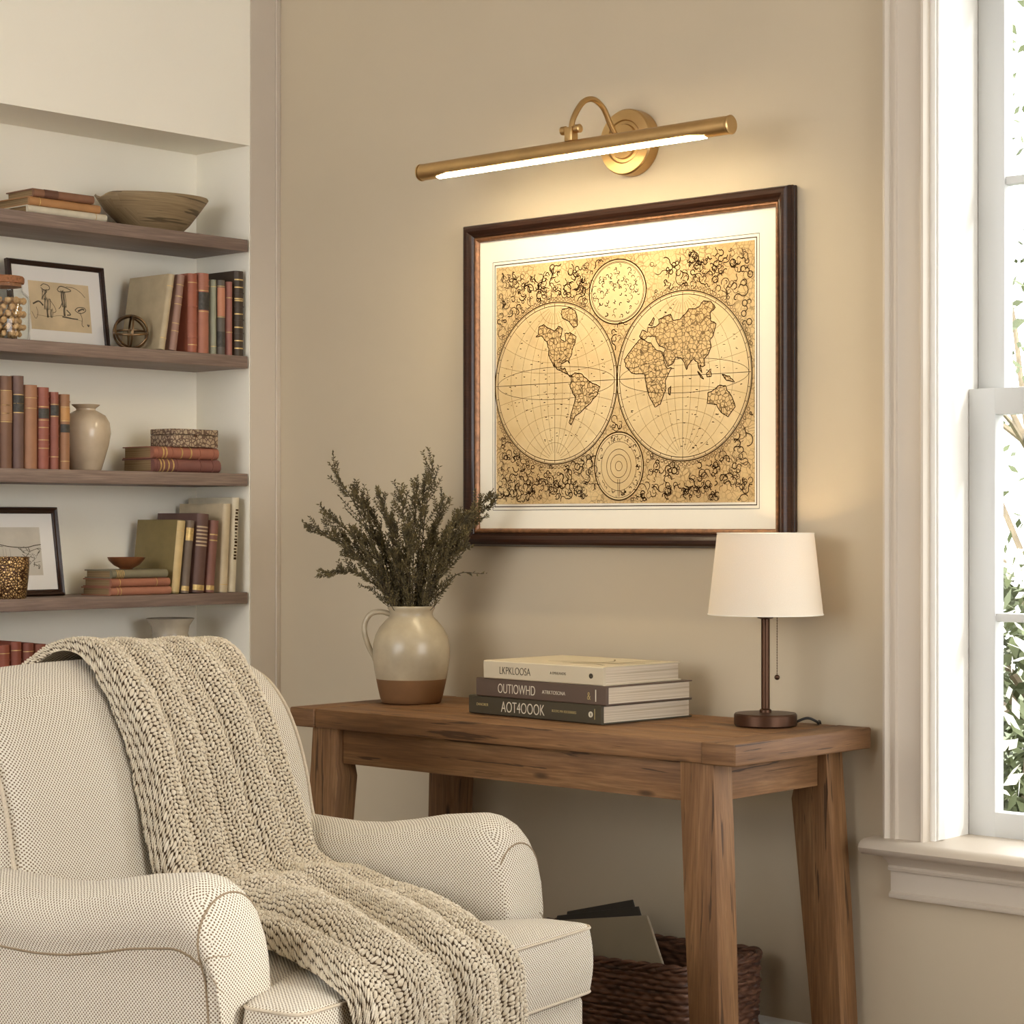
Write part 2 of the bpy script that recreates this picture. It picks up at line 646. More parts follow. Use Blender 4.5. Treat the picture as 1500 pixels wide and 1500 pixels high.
def leafcloud(name, mat, parent, center, radii, count, size, seed, shell=.3):
    rg = np.random.default_rng(seed)
    d = rg.normal(size=(count, 3))
    d /= np.linalg.norm(d, axis=1)[:, None]
    rr = (shell + (1 - shell) * rg.random(count)) ** .6
    p = np.array(center) + d * rr[:, None] * np.array(radii)
    a = rg.normal(size=(count, 3)); a /= np.linalg.norm(a, axis=1)[:, None]
    c = np.cross(a, rg.normal(size=(count, 3))); c /= np.linalg.norm(c, axis=1)[:, None]
    s = size * (.6 + .8 * rg.random(count))[:, None]
    V = np.stack([p - a * s, p + c * s * .45, p + a * s, p - c * s * .45], 1).reshape(-1, 3)
    F = np.arange(count * 4).reshape(-1, 4)
    me = bpy.data.meshes.new(name)
    me.from_pydata(V.tolist(), [], F.tolist())
    return link(name, me, mat, parent, None)


def garden_plant(name, label, cat, base, trunk_h, center, radii, n, size, seed, blossoms=0):
    r = thing(name, label, cat, base)
    b = MB()
    rg = random.Random(seed)
    b.tube([(0, 0, -.3), (.03, .02, trunk_h * .5), (0, .05, trunk_h)], [.06, .05, .035], 8)
    for i in range(14):
        a = rg.random() * 2 * PI
        e = Vector((center[0] + math.cos(a) * radii[0] * .8, center[1] + math.sin(a) * radii[1] * .8, center[2] + rg.uniform(-.7, .8) * radii[2]))
        s = Vector((0, .03, trunk_h * rg.uniform(.4, 1)))
        m = (s + e) / 2 + Vector((rg.uniform(-.1, .1), rg.uniform(-.1, .1), .12))
        b.tube([s, m, e], [.02, .013, .005], 5)
    b.done('trunk', M['gbark'], r, 60)
    leafcloud('foliage', M['gleaf'], r, center, radii, n, size, seed)
    if blossoms:
        leafcloud('blossoms', M['blossom'], r, center, tuple(x * 1.04 for x in radii), blossoms, size * 1.1, seed + 1, .8)
    return r


garden_plant('flowering_shrub', 'pale green flowering shrub outside the lower window panes', 'shrub', (-.15, 4.3, 0), .5, (0, 0, .35), (1.1, .8, .72), 9000, .036, 3, 2600)
garden_plant('garden_tree', 'sparse leafy garden tree seen through the upper window panes', 'tree', (-1.3, 6.6, 0), 1.6, (.1, 0, 2.6), (1.9, 1.3, 1.7), 2200, .04, 5)

# ------------------------------------------------------------------ built-in shelves
SH = [(1.947, .032, 'uppermost wooden shelf in the niche, holding the oval bowl'),
      (1.641, .032, 'wooden shelf in the niche holding the wire sphere and glass jar'),
      (1.333, .033, 'wooden shelf in the niche holding the cream vase and patterned box'),
      (1.022, .030, 'wooden shelf in the niche holding the copper bowl and landscape frame'),
      (.712, .030, 'lowest wooden shelf in the niche, behind the armchair back')]
for z, th, lab in SH:
    o = MB().box(-.2195, -.002, NY0 + .003, NY1 - .008, z - th, z, .002).done('wooden_shelf', M['shelf'], None, 30, 1)
    tag(o, lab, 'shelf', 'built-in shelves')
S1, S2, S3, S4, S5 = [s[0] for s in SH]


# ------------------------------------------------------------------ books
def leather(name, c, rough=.5, var=.22, bump=.25):
    return plain(name, c, rough, var=var, vscale=30, bump=bump, bscale=260)


BC = {}


def cov(r, g, b_, rough=.5, var=.09):
    k = (r, g, b_)
    if k not in BC:
        BC[k] = leather('book_cloth', lin(r, g, b_), rough, var)
    return BC[k]


def spine_arc(T, bulge, off=0.0, n=9):
    pts = []
    for i in range(n + 1):
        a = -PI / 2 + PI * i / n
        pts.append((-.006 + (bulge + .006 + off) * math.cos(a) * 1.0, (T / 2 + off) * math.sin(a)))
    return pts


def book(label, group, L, T, D, cover, loc, rot, bands=(), bulge=.004, pages=None, ribs=(), flat=False):
    """Local frame: spine faces +x at x=0, thickness along y, spine length along z from 0."""
    r = thing('book', label, 'book', loc, rot, group)
    th = min(.0028, T * .14)
    xs = 0.0
    if flat:
        sp = [(xs - .002, -T / 2), (xs, -T / 2 + .002), (xs, T / 2 - .002), (xs - .002, T / 2)]
    else:
        sp = [(x - bulge, y) for x, y in spine_arc(T, bulge)]
    outer = [(-D, -T / 2)] + sp + [(-D, T / 2)]
    xin = -.0085 - bulge
    inner = [(-D, T / 2 - th), (xin, T / 2 - th), (xin, -T / 2 + th), (-D, -T / 2 + th)]
    MB().prism(outer + inner, 0, L, 'Z').done('cover', cover, r, 30, 2)
    MB().box(-D + .005, xin + .0005, -T / 2 + th, T / 2 - th, .004, L - .004).done('page_block', pages or M['oldpages'], r, None, 2)
    for z0, z1, m, nm in bands:
        if flat:
            arc = [(xs + .0006, -T / 2 + .003), (xs + .0006, T / 2 - .003)]
        else:
            arc = [(x - bulge, y) for x, y in spine_arc(T, bulge, .0007)][1:-1]
        back = [(x - .0012, y * .97) for x, y in arc][::-1]
        MB().prism(arc + back, z0, z1, 'Z').done(nm, m, r, 40, 2)
    for z in ribs:
        arc = [(x - bulge, y) for x, y in spine_arc(T, bulge, .0016)][1:-1]
        back = [(x - .003, y * .95) for x, y in arc][::-1]
        MB().prism(arc + back, z - .0016, z + .0016, 'Z').done('raised_band', cover, r, 40, 2)
    return r


G, DK = M['gold'], M['darklabel']


def gl(*zs, w=.0016):
    return [(z - w / 2, z + w / 2, G, 'gilt_line') for z in zs]


def up(label, group, y0, y1, z, L, D, cover, bands=(), lean=0, ribs=(), bulge=.004, X=-.012, pages=None):
    T = y1 - y0 - .0008
    th = R(lean)
    # pivot on the lower edge so that the book stands on the shelf
    yc = (y0 + y1) / 2
    dz = abs(math.sin(th)) * T / 2
    return book(label, group, L, T, D, cover, (X, yc, z + dz + .0003), (-th, 0, 0), bands, bulge, pages, ribs)


g2 = 'upright books on the shelf with the wire sphere'
up('cream book leaning right, first upright book beside the wire sphere', g2, -.392, -.372, S2, .196, .165, cov(178, 160, 128), gl(.03, .165), 9.5)
up('mauve brown book leaning right between the cream and the rust red book', g2, -.358, -.334, S2, .196, .15, cov(146, 112, 98), gl(.05, .07, .12, .14, .17), 8)
up('rust red book standing just right of the leaning mauve brown book', g2, -.297, -.266, S2, .203, .15, cov(156, 90, 68), gl(.02, .18), 0, (.04, .08, .12, .16))
up('pinkish terracotta book with a dark spine label, above it ribbed leather', g2, -.263, -.227, S2, .207, .15, cov(166, 106, 84), [(.112, .158, DK, 'spine_label')] + gl(.108, .162, .19), 0, (.175, .19))
up('slim sage green book right of the terracotta book', g2, -.222, -.203, S2, .193, .14, cov(140, 140, 118), gl(.02, .175))
up('book with salmon upper spine and dark patterned lower spine', g2, -.200, -.173, S2, .194, .15, cov(92, 84, 76), [(.1, .175, cov(190, 128, 98), 'spine_label'), (.02, .06, DK, 'spine_label')] + gl(.098, .178))
up('slim dusty rose book beside the dark gilt banded book', g2, -.170, -.149, S2, .192, .14, cov(150, 96, 84), gl(.06, .15))
up('tall near-black book with gilt bands at the right end of its shelf', g2, -.142, -.110, S2, .223, .17, cov(62, 48, 34), gl(.02, .04, .075, .11, .145, .15, .18, .2, w=.003), 0, (.06, .095, .13, .165))

g3 = 'upright books on the shelf with the cream vase'
up('pale mauve book cut by the left edge of the photo', g3, -.900, -.866, S3, .218, .15, cov(158, 128, 114), gl(.05, .18))
up('brown book with a tall gilt spine label, left of the mauve book', g3, -.864, -.830, S3, .219, .15, cov(116, 82, 62), [(.112, .182, cov(156, 118, 84), 'spine_label')] + gl(.11, .13, .15, .184), bulge=.003)
up('tall mauve brown book with a dark square spine label', g3, -.828, -.797, S3, .221, .15, cov(106, 80, 72), [(.135, .174, DK, 'spine_label')] + gl(.133, .155, .176), bulge=.003)
up('plain tan terracotta book in the middle of its row', g3, -.795, -.758, S3, .201, .15, cov(158, 112, 82), gl(.145, .17, w=.001), 0, (.15, .175))
up('red leather book with dark label, right of the plain tan book', g3, -.756, -.724, S3, .197, .15, cov(148, 84, 68), [(.122, .146, DK, 'spine_label')] + gl(.118, .15, .1, .07, .05), 0, (.03, .06, .085, .105, .16, .175))
up('narrower red book with dark label, second from the cream vase', g3, -.721, -.696, S3, .187, .14, cov(142, 82, 66), [(.13, .155, DK, 'spine_label')] + gl(.128, .157, .03), 0, (.05, .08, .105, .17))
up('light brown book touching the cream vase at the row end', g3, -.692, -.663, S3, .183, .14, cov(152, 108, 76), [(.09, .11, DK, 'spine_label'), (.12, .15, cov(186, 136, 82), 'spine_label')] + gl(.118, .152, .02), 0, (.06, .165))

g4 = 'upright books on the shelf with the copper bowl'
up('olive cloth book with pale spine leaning right behind the copper bowl', g4, -.352, -.326, S4, .188, .17, cov(128, 110, 66), [(.004, .186, cov(196, 170, 118), 'spine_strip')] + gl(.14, .16), 6.5)
up('grey taupe book leaning right next to the olive cloth book', g4, -.320, -.294, S4, .187, .15, cov(112, 96, 82), [(.135, .168, G, 'spine_label'), (.006, .018, G, 'spine_label')], 6)
up('wide mauve brown book with pale striped label, leaning right', g4, -.283, -.244, S4, .204, .17, cov(98, 70, 62), [(.12 + i * .0095, .124 + i * .0095, cov(190, 166, 136), 'label_stripe') for i in range(6)] + [(.006, .02, G, 'spine_label')], 5)
up('slim rose brown book leaning right beside the wide mauve book', g4, -.238, -.210, S4, .187, .15, cov(130, 86, 74), gl(.15, .135, w=.003) + [(.006, .018, G, 'spine_label')], 5)
w = up('tall cream book left of the white book at the row end', g4, -.192, -.166, S4, .231, .185, cov(198, 180, 148), gl(.02), 3.0, bulge=.003)
w = up('tallest off-white book with lettered spine against the niche side', g4, -.163, -.138, S4, .247, .185, cov(208, 196, 170), (), 3.2, bulge=.003)
b = MB()
for i in range(16):
    z = .085 + i * .0085
    b.box(-.0022, .0009, -.003 - rnd.random() * .002, .003 + rnd.random() * .002, z, z + rnd.uniform(.003, .006))
b.done('spine_lettering', M['ink'], w, None)

g5 = 'leather books on the lowest shelf'
c5 = [(122, 64, 46), (138, 72, 52), (128, 66, 48), (118, 62, 46), (126, 70, 50), (120, 58, 44)]
l5 = ['red brown leather book cut by the photo edge on the lowest shelf', 'red leather book second from the left on the lowest shelf', 'tall red leather book in the middle of the lowest row',
      'dark red leather book with a small gilt stamp on the lowest shelf', 'brown red leather book two places left of the dark book', 'slim red leather book beside the dark patterned book']
ys = [(-.903, -.870), (-.869, -.836), (-.834, -.803), (-.800, -.768), (-.765, -.733), (-.731, -.707)]
tops = [.915, .913, .919, .915, .911, .907]
for i in range(6):
    up(l5[i], g5, ys[i][0], ys[i][1], S5, tops[i] - S5, .14, cov(*c5[i]), gl(.05, .12, tops[i] - S5 - .02), 0, (.04, .08, .13, .165))
up('short dark patterned book ending the row on the lowest shelf', g5, -.703, -.674, S5, .183, .14, cov(62, 44, 34), gl(.15, .165, w=.003))


def lying(label, group, y0, y1, z0, T, D, cover, bands=(), ribs=(), bulge=.004, X=-.012, yaw=0, pages=None):
    return book(label, group, y1 - y0, T - .0005, D, cover, (X, y0, z0 + T / 2), (R(-90), 0, R(yaw)), bands, bulge, pages, ribs)


gs = 'books lying on the uppermost shelf'
lying('off-white book at the bottom of the stack on the uppermost shelf', gs, -.789, -.556, S1, .0195, .15, cov(204, 194, 172), gl(.2, w=.001), bulge=.001)
lying('tan book in the middle of the stack on the uppermost shelf', gs, -.784, -.573, S1 + .0195, .021, .17, cov(172, 124, 78), gl(.03, w=.002), bulge=.001, yaw=1)
lying('worn brown book on top of the stack on the uppermost shelf', gs, -.772, -.597, S1 + .0405, .0205, .12, cov(128, 88, 64), [(.03, .07, cov(96, 62, 46), 'worn_patch')], bulge=.001, yaw=-1)
gs = 'books lying under the patterned box'
lying('mauve leather book at the bottom under the patterned box', gs, -.408, -.192, S3, .034, .135, cov(122, 78, 70), gl(.02, .03, .045, .06, w=.004), (.01, .075, .15, .19), bulge=.008)
lying('red brown leather book lying directly under the patterned box', gs, -.410, -.199, S3 + .034, .031, .13, cov(158, 100, 80), gl(.03, .04, .09, .12, w=.004), (.015, .06, .15, .195), bulge=.008)
gs = 'books lying under the copper bowl'
lying('salmon cloth book at the bottom of the stack under the copper bowl', gs, -.543, -.355, S4, .0215, .125, cov(162, 108, 84), gl(.02, .03), bulge=.003)
lying('terracotta cloth book in the middle under the copper bowl', gs, -.541, -.359, S4 + .0215, .0215, .12, cov(156, 100, 76), gl(.025, .14), bulge=.003)
lying('grey green book topmost of the stack under the copper bowl', gs, -.540, -.366, S4 + .043, .0215, .115, cov(122, 114, 90), gl(.015, .02, .025, .03, .035, w=.002), bulge=.003)

# ------------------------------------------------------------------ shelf ornaments
# oval dough bowl with a notch at its left end
b = MB()
rings = []
seg = 64
def bowl_ring(k, z, inner):
    out = []
    for i in range(seg):
        a = 2 * PI * i / seg
        x, y = math.cos(a) * .098 * k, math.sin(a) * .168 * k
        notch = math.exp(-((a - 1.5 * PI) / .22) ** 2)
        zz = z - (.012 * notch if z > .08 else 0) + (.006 * math.sin(a) if z > .05 else 0)
        out.append((x, y, zz))
    return out
for k, z in [(.0, 0), (.42, 0), (.48, .004), (.66, .03), (.83, .058), (.95, .083), (1.0, .094), (.985, .098), (.955, .094), (.9, .08), (.78, .055), (.6, .03), (.42, .012), (0, .009)]:
    rings.append(bowl_ring(max(k, .001), z, False))
b.grid(rings)
o = b.done('wooden_bowl', M['bowlwood'], None, 60, 1)
o.location = (-.112, -.338, S1)
tag(o, 'pale worn oval wooden bowl on the uppermost shelf', 'bowl')

# wire sphere
r = thing('wire_sphere', 'small bronze wire sphere of crossed rings on the shelf', 'ornament', (-.075, -.436, S2 + .0455))
for i, (ax, ay) in enumerate([(8, 10), (70, 25), (110, 60), (55, -55), (95, -15), (35, 80)]):
    b = MB()
    rm = Euler((R(ax), R(ay), R(i * 37))).to_matrix()
    b.tube([rm @ Vector((math.cos(2 * PI * k / 40) * .0425, math.sin(2 * PI * k / 40) * .0425, 0)) for k in range(41)], .003, 6, False)
    b.done('ring', plain('aged_bronze_wire', lin(116, 92, 66), .3, .9), r, 60)

# vases
def vase(label, loc, prof, mat, name='ceramic_vase'):
    o = MB().lathe(prof, 48).done(name, mat, None, 50, 2)
    o.location = loc
    return tag(o, label, 'vase')

vase('cream glazed ceramic vase beside the light brown book', (-.08, -.571, S3), [(.0, 0), (.036, 0), (.039, .004), (.047, .03), (.057, .065), (.062, .095), (.059, .12), (.048, .138), (.032, .147), (.024, .151), (.024, .155), (.034, .163), (.035, .165), (.031, .164), (.02, .154), (.018, .148), (.018, .12), (.001, .1)], M['vaseglaze'])
vase('grey glazed vase with flared rim behind the throw', (-.1, -.289, S5), [(.0, 0), (.045, 0), (.05, .005), (.066, .05), (.07, .1), (.062, .15), (.05, .185), (.046, .205), (.05, .225), (.06, .24), (.0625, .244), (.06, .245), (.054, .238), (.043, .222), (.04, .2), (.05, .16), (.001, .1)], M['vasegrey'])

# small framed pictures
def scribble(b, pts, w, s, ox, oz, jitter=0):
    q = []
    for (x, z) in pts:
        q.append((0, ox + x * s, oz + z * s))
    q = [tuple(p) for p in catmull(q, max(8, len(q) * 6))]
    b.ribbon(q, w, (1, 0, 0))


def small_frame(label, loc, lean, W, H, fw_, matw, paper, lines):
    r = thing('framed_drawing', label, 'picture', loc, (0, R(-lean), 0))
    f = MB()
    out = [(-W / 2, 0), (W / 2, 0), (W / 2, H), (-W / 2, H)]
    prof = [(0, -.008), (0, .004), (.003, .009), (.5, .007), (.6, .0045), (.85, .0045), (1, .002), (1, -.004)]
    rings = []
    for t_, d in prof:
        k = t_ if t_ > .01 else t_
        k = k * fw_ if t_ > .01 else t_
        rings.append([(d, y + (k if y < 0 else -k), z + (k if z < H / 2 else -k)) for y, z in out])
    f.grid(rings)
    f.box(-.008, -.005, -W / 2 + .002, W / 2 - .002, .002, H - .002)
    f.done('frame', M['frame'], r, 30, 1)
    MB().box(-.004, -.001, -W / 2 + fw_ - .002, W / 2 - fw_ + .002, fw_ - .002, H - fw_ + .002).done('mat_board', M['matwhite'], r, None)
    y0, y1, z0, z1 = matw
    p = MB().box(-.001, -.0004, y0, y1, z0, z1).done('drawing', paper, r, None)
    b = MB()
    for pts, w in lines:
        q = [(-.0001, y0 + x * (y1 - y0), z0 + z * (z1 - z0)) for x, z in pts]
        q = [tuple(v) for v in catmull(q, max(8, len(q) * 5))]
        b.ribbon(q, w, (1, 0, 0))
    b.done('drawn_lines', M['grphite'], p, None, fix=False)
    return r


fig = []
def fill(x0, x1, z0, z1, n, lean=0, w=.0009):
    for i in range(n):
        x = x0 + (x1 - x0) * i / max(1, n - 1)
        fig.append(([(x, z0), (x + lean * .5 + rnd.uniform(-.01, .01), (z0 + z1) / 2), (x + lean, z1 + rnd.uniform(-.02, .02))], w))
fill(.2, .27, .62, .84, 5, .02, .0016); fill(.23, .32, .42, .66, 6, .02, .0018); fill(.27, .29, .26, .44, 3, .0, .002); fill(.33, .35, .26, .44, 3, .01, .0016)
fig += [([(.2, .9), (.25, .95), (.33, .92), (.34, .85), (.26, .82), (.2, .87)], .002), ([(.32, .66), (.4, .5), (.42, .4), (.36, .36)], .0014), ([(.21, .64), (.24, .72), (.3, .8)], .002)]
fill(.54, .6, .5, .84, 6, -.01, .0018); fill(.55, .57, .32, .52, 3, .01, .002)
fig += [([(.47, .86), (.52, .93), (.6, .92), (.7, .86), (.6, .82), (.5, .82), (.47, .86)], .0022), ([(.62, .93), (.75, .92), (.86, .84), (.93, .74)], .0014), ([(.54, .6), (.5, .5), (.47, .46)], .002), ([(.6, .45), (.66, .36), (.6, .34)], .003)]
fig += [([(.74, .46), (.8, .52), (.9, .52), (.92, .46), (.84, .4), (.78, .42), (.74, .46)], .002), ([(.79, .44), (.86, .49), (.9, .48)], .004), ([(.82, .42), (.85, .3), (.84, .16), (.87, .12)], .0016), ([(.93, .18), (.95, .14), (.96, .18)], .003)]
fig += [([(.1, .3), (.3, .28), (.5, .32), (.7, .28), (.85, .24)], .0008), ([(.52, .3), (.65, .28), (.78, .27)], .003), ([(.05, .52), (.15, .58), (.22, .5)], .004), ([(.02, .36), (.08, .22), (.12, .34), (.1, .46)], .0012)]
small_frame('dark framed sketch of two hatted figures leaning behind the glass jar', (-.138, -.600, S2 + .0008), 8, .292, .215, .013, (-.086, .096, .042, .165), M['sketchpaper'], fig)
land = [([(0, .66), (.15, .7), (.3, .66), (.5, .6), (.75, .58), (.9, .62), (1, .64)], .0022), ([(.0, .6), (.2, .63), (.4, .6)], .0012), ([(.75, .58), (.8, .5), (.95, .56), (1, .54)], .0014)]
for i in range(26):
    x = rnd.uniform(.62, .95)
    z = rnd.uniform(.12, .5)
    land.append(([(x, z), (x + rnd.uniform(-.06, .06), z + .06), (x + rnd.uniform(-.08, .08), z + .1)], rnd.choice([.0008, .0016])))
for i in range(14):
    x = rnd.uniform(.66, .76); land.append(([(x, .05), (x + .02, .12), (x + rnd.uniform(-.04, .04), .24)], .002))
for i in range(10):
    x = rnd.uniform(.0, .6); land.append(([(x, .3), (x + .01, .44), (x + .005, .56)], .0005))
small_frame('dark framed landscape drawing leaning at the left end of its shelf', (-.125, -.753, S4 + .0008), 9, .30, .222, .016, (-.09, .094, .052, .172), M['greypaper'], land)

# glass jar of nuts
JY = -.824
r = thing('glass_jar', 'clear glass jar with cork lid, filled with nuts', 'jar', (-.0665, JY, S2))
MB().lathe([(.0, .0), (.06, .0), (.064, .004), (.065, .02), (.065, .095), (.062, .106), (.05, .116), (.047, .12), (.047, .135), (.0445, .135), (.0445, .12), (.048, .113), (.059, .104), (.062, .094), (.062, .022), (.06, .006), (.0, .004)], 48).done('glass_body', M['jarglass'], r, 60)
MB().lathe([(.0, .128), (.044, .128), (.044, .1355), (.05, .1362), (.051, .14), (.051, .149), (.048, .153), (.0, .153)], 40).done('cork_lid', M['cork'], r, 40)
nutm = None
k = 0
for layer in range(6):
    zc = S2 + .0155 + layer * .0158
    off = .0092 if layer % 2 else 0
    for i in range(-3, 4):
        for j in range(-3, 4):
            x = (i + .5 * (j % 2)) * .0192 + off
            y = j * .0168 + off * .6
            rr = math.hypot(x, y)
            if rr > .0500 or rr < .026:
                continue
            if nutm is None:
                bb = bmesh.new()
                bmesh.ops.create_icosphere(bb, subdivisions=2, radius=.0088)
                for v in bb.verts:
                    v.co.z *= .8
                    v.co *= 1 + .06 * math.sin(v.co.x * 900) * math.cos(v.co.y * 700)
                nutm = bpy.data.meshes.new('nut')
                bb.to_mesh(nutm); bb.free()
                o = link('nut', nutm, M['nut'], None, 80)
            else:
                o = bpy.data.objects.new('nut', nutm)
                COL.objects.link(o)
            o.location = (-.0665 + x, JY + y, zc)
            o.scale = (1, rnd.uniform(.72, .95), rnd.uniform(.8, 1))
            o.rotation_euler = (rnd.uniform(0, 6), rnd.uniform(0, 6), rnd.uniform(0, 6))
            tag(o, 'small tan nut inside the corked glass jar', 'nut', 'nuts in the glass jar')

# patterned box
def voro_mat(name, hi, lo, scale, thr, metal=0, rough=.5, bump=.5):
    t = NT(name)
    v = t.n('ShaderNodeTexVoronoi', feature='DISTANCE_TO_EDGE')
    v.inputs['Scale'].default_value = scale
    t.l(t.coords('Object'), v.inputs['Vector'])
    n = t.noise(t.coords('Object'), scale * .7, 3)
    c = t.ramp(v.outputs['Distance'], [(0, lo), (thr, lo), (thr + .05, hi), (1, hi)])
    c = t.mix(t.math('MULTIPLY', n, .5), c, lo)
    t.set(c, rough, metal)
    t.bump(v.outputs['Distance'], bump, .003)
    return t.m

M['carved'] = voro_mat('carved_bone_pattern', lin(190, 168, 140), lin(96, 72, 56), 95, .08)
M['mosaic'] = voro_mat('gold_mosaic', lin(216, 176, 116), lin(70, 44, 24), 150, .12, .6, .3, .8)
r = thing('decorative_box', 'small carved patterned box resting on two lying books', 'box', (-.012, -.277, S3 + .0652))
MB().box(-.09, 0, -.075, .075, 0, .031, .0015).done('box_base', M['carved'], r, 30)
MB().box(-.0905, .0005, -.0755, .0755, .0318, .046, .002).done('box_lid', M['carved'], r, 30)
MB().lathe([(.0, 0), (.004, 0), (.004, .002), (.0, .003)], 12, (0, 0, 0), axis='X').done('clasp', M['bronze'], r, 40).location = (.0005, 0, .029)

# mosaic candle cup
o = MB().lathe([(.0, 0), (.034, 0), (.036, .003), (.041, .05), (.0435, .088), (.042, .094), (.0435, .1), (.0405, .1), (.039, .09), (.034, .006), (0, .006)], 40).done('candle_cup', M['mosaic'], None, 50)
o.location = (-.052, -.810, S4)
tag(o, 'tapered gold mosaic candle cup before the framed landscape', 'candle holder')

# copper bowl
o = MB().lathe([(.0, 0), (.016, 0), (.018, .003), (.032, .01), (.044, .022), (.0475, .030), (.0455, .030), (.04, .021), (.028, .011), (0, .007)], 44).done('copper_bowl', M['copper'], None, 50)
o.location = (-.072, -.452, S4 + .0649)
tag(o, 'small copper bowl on top of three lying books', 'bowl')

# ------------------------------------------------------------------ framed map
PZ0, PZ1 = 1.147, 1.925
pic = thing('framed_map', 'large dark wood framed antique world map under the picture light', 'picture', (1.165, 0, 1.536))
H = PZ1 - PZ0
FX0, FX1 = .703 - 1.165, 1.662 - 1.165
out = [(FX0, -H / 2), (FX1, -H / 2), (FX1, H / 2), (FX0, H / 2)]


def frame_rings(prof):
    return [[(x + (-d if x > 0 else d), y, z + (-d if z > 0 else d)) for x, z in out] for d, y in prof]


prof = [(0, -.003), (0, -.010), (.002, -.012), (.0, -.0145), (.0, -.020), (.003, -.0225), (.001, -.025), (.002, -.031), (.005, -.036), (.010, -.038), (.017, -.037), (.022, -.0335), (.026, -.029), (.030, -.0275), (.032, -.024)]
MB().grid(frame_rings(prof)).done('frame', M['frame'], pic, 25)
prof = [(.032, -.024), (.034, -.0265), (.037, -.027), (.040, -.025), (.043, -.020), (.043, -.012)]
MB().grid(frame_rings(prof)).done('inner_bead', M['framebead'], pic, 25)
MB().box(FX0 + .006, FX1 - .006, -.012, -.003, -H / 2 + .006, H / 2 - .006).done('backing_board', M['mat'], pic, None)
MB().box(FX0 + .038, FX1 - .038, -.0160, -.0125, -H / 2 + .038, H / 2 - .038).done('mat_board', M['mat'], pic, None)


def parch(name, hi, lo, cell=None, ink=None, thr=.05, distort=0.0, shade=None):
    t = NT(name)
    co = t.coords('Object')
    n = t.noise(co, 5, 4)
    c = t.ramp(n, [(.3, lo), (.7, hi)])
    if cell:
        vec = co
        if distort:
            nn = t.n('ShaderNodeTexNoise')
            nn.inputs['Scale'].default_value = cell * .35
            t.l(co, nn.inputs['Vector'])
            ad = t.n('ShaderNodeVectorMath', operation='MULTIPLY_ADD')
            ad.inputs[1].default_value = (distort,) * 3
            t.l(nn.outputs['Color'], ad.inputs[0])
            t.l(co, ad.inputs[2])
            vec = ad.outputs[0]
        v = t.n('ShaderNodeTexVoronoi', feature='DISTANCE_TO_EDGE')
        v.inputs['Scale'].default_value = cell
        t.l(vec, v.inputs['Vector'])
        m = t.ramp(v.outputs['Distance'], [(0, (1, 1, 1, 1)), (thr, (1, 1, 1, 1)), (thr * 1.7, (0, 0, 0, 1)), (1, (0, 0, 0, 1))])
        patch = t.noise(co, 22, 3)
        pm = t.ramp(patch, [(.42, (.25, .25, .25, 1)), (.58, (1, 1, 1, 1))]) if distort else None
        fac = t.math('MULTIPLY', m, t.math('MULTIPLY', pm, .5)) if distort else t.math('MULTIPLY', m, .75)
        c = t.mix(fac, c, ink)
    t.set(c, .9, 0, .15)
    return t.m


INK = lin(70, 48, 26)
M['parch'] = parch('aged_parchment', lin(226, 202, 156), lin(208, 178, 128))
M['engrave'] = parch('engraved_ornament_parchment', lin(220, 192, 142), lin(190, 156, 106), 84, INK, .05, .022)
M['land'] = parch('engraved_land', lin(214, 184, 134), lin(198, 166, 114), 98, INK, .05)
# print: centre of the picture is local origin
qx0, qx1, qz0, qz1 = .800 - 1.165, 1.561 - 1.165, 1.248 - 1.536, 1.816 - 1.536
pr = MB().box(qx0, qx1, -.0170, -.0158, qz0, qz1).done('map_print', M['engrave'], pic, None)
b = MB()
def rect(b, x0, x1, z0, z1, y, w):
    e = w / 2
    b.ribbon([(x0 - e, y, z0), (x1 + e, y, z0)], w).ribbon([(x0 - e, y, z1), (x1 + e, y, z1)], w).ribbon([(x0, y, z0), (x0, y, z1)], w).ribbon([(x1, y, z0), (x1, y, z1)], w)
rect(b, qx0 - .012, qx1 + .012, qz0 - .014, qz1 + .014, -.0163, .0012)
rect(b, qx0 - .005, qx1 + .005, qz0 - .006, qz1 + .006, -.0163, .0022)
b.done('ruled_border', M['ink'], pr, None, fix=False)

HC = [(-.178, -.005), (.200, -.005)]     # hemisphere centres
HR = .190
YL = -.0176


def proj(lon, lat, c, lon0, rad):
    la, lo = R(lat), R(lon - lon0)
    k = 1 / (1 + math.cos(la) * math.cos(lo))
    return (c[0] + rad * k * math.cos(la) * math.sin(lo), c[1] + rad * k * math.sin(la))


NAm = [(-166, 66), (-156, 71), (-128, 70), (-110, 68), (-95, 72), (-82, 68), (-94, 59), (-82, 53), (-78, 62), (-65, 60), (-56, 52), (-66, 45), (-70, 42), (-75, 35), (-81, 30), (-80, 25), (-84, 30), (-97, 27), (-97, 19), (-90, 21), (-88, 16), (-83, 10), (-78, 9), (-80, 7), (-86, 12), (-95, 16), (-105, 20), (-112, 30), (-110, 23), (-117, 32), (-124, 40), (-124, 48), (-132, 56), (-150, 60), (-162, 56), (-158, 60)]
SAm = [(-78, 9), (-72, 12), (-60, 9), (-50, 0), (-35, -6), (-39, -15), (-48, -26), (-57, -36), (-65, -42), (-68, -53), (-74, -51), (-73, -38), (-70, -20), (-76, -14), (-81, -5), (-78, 2)]
GRL = [(-52, 61), (-43, 60), (-24, 69), (-22, 76), (-40, 82), (-60, 81), (-68, 77), (-54, 70)]
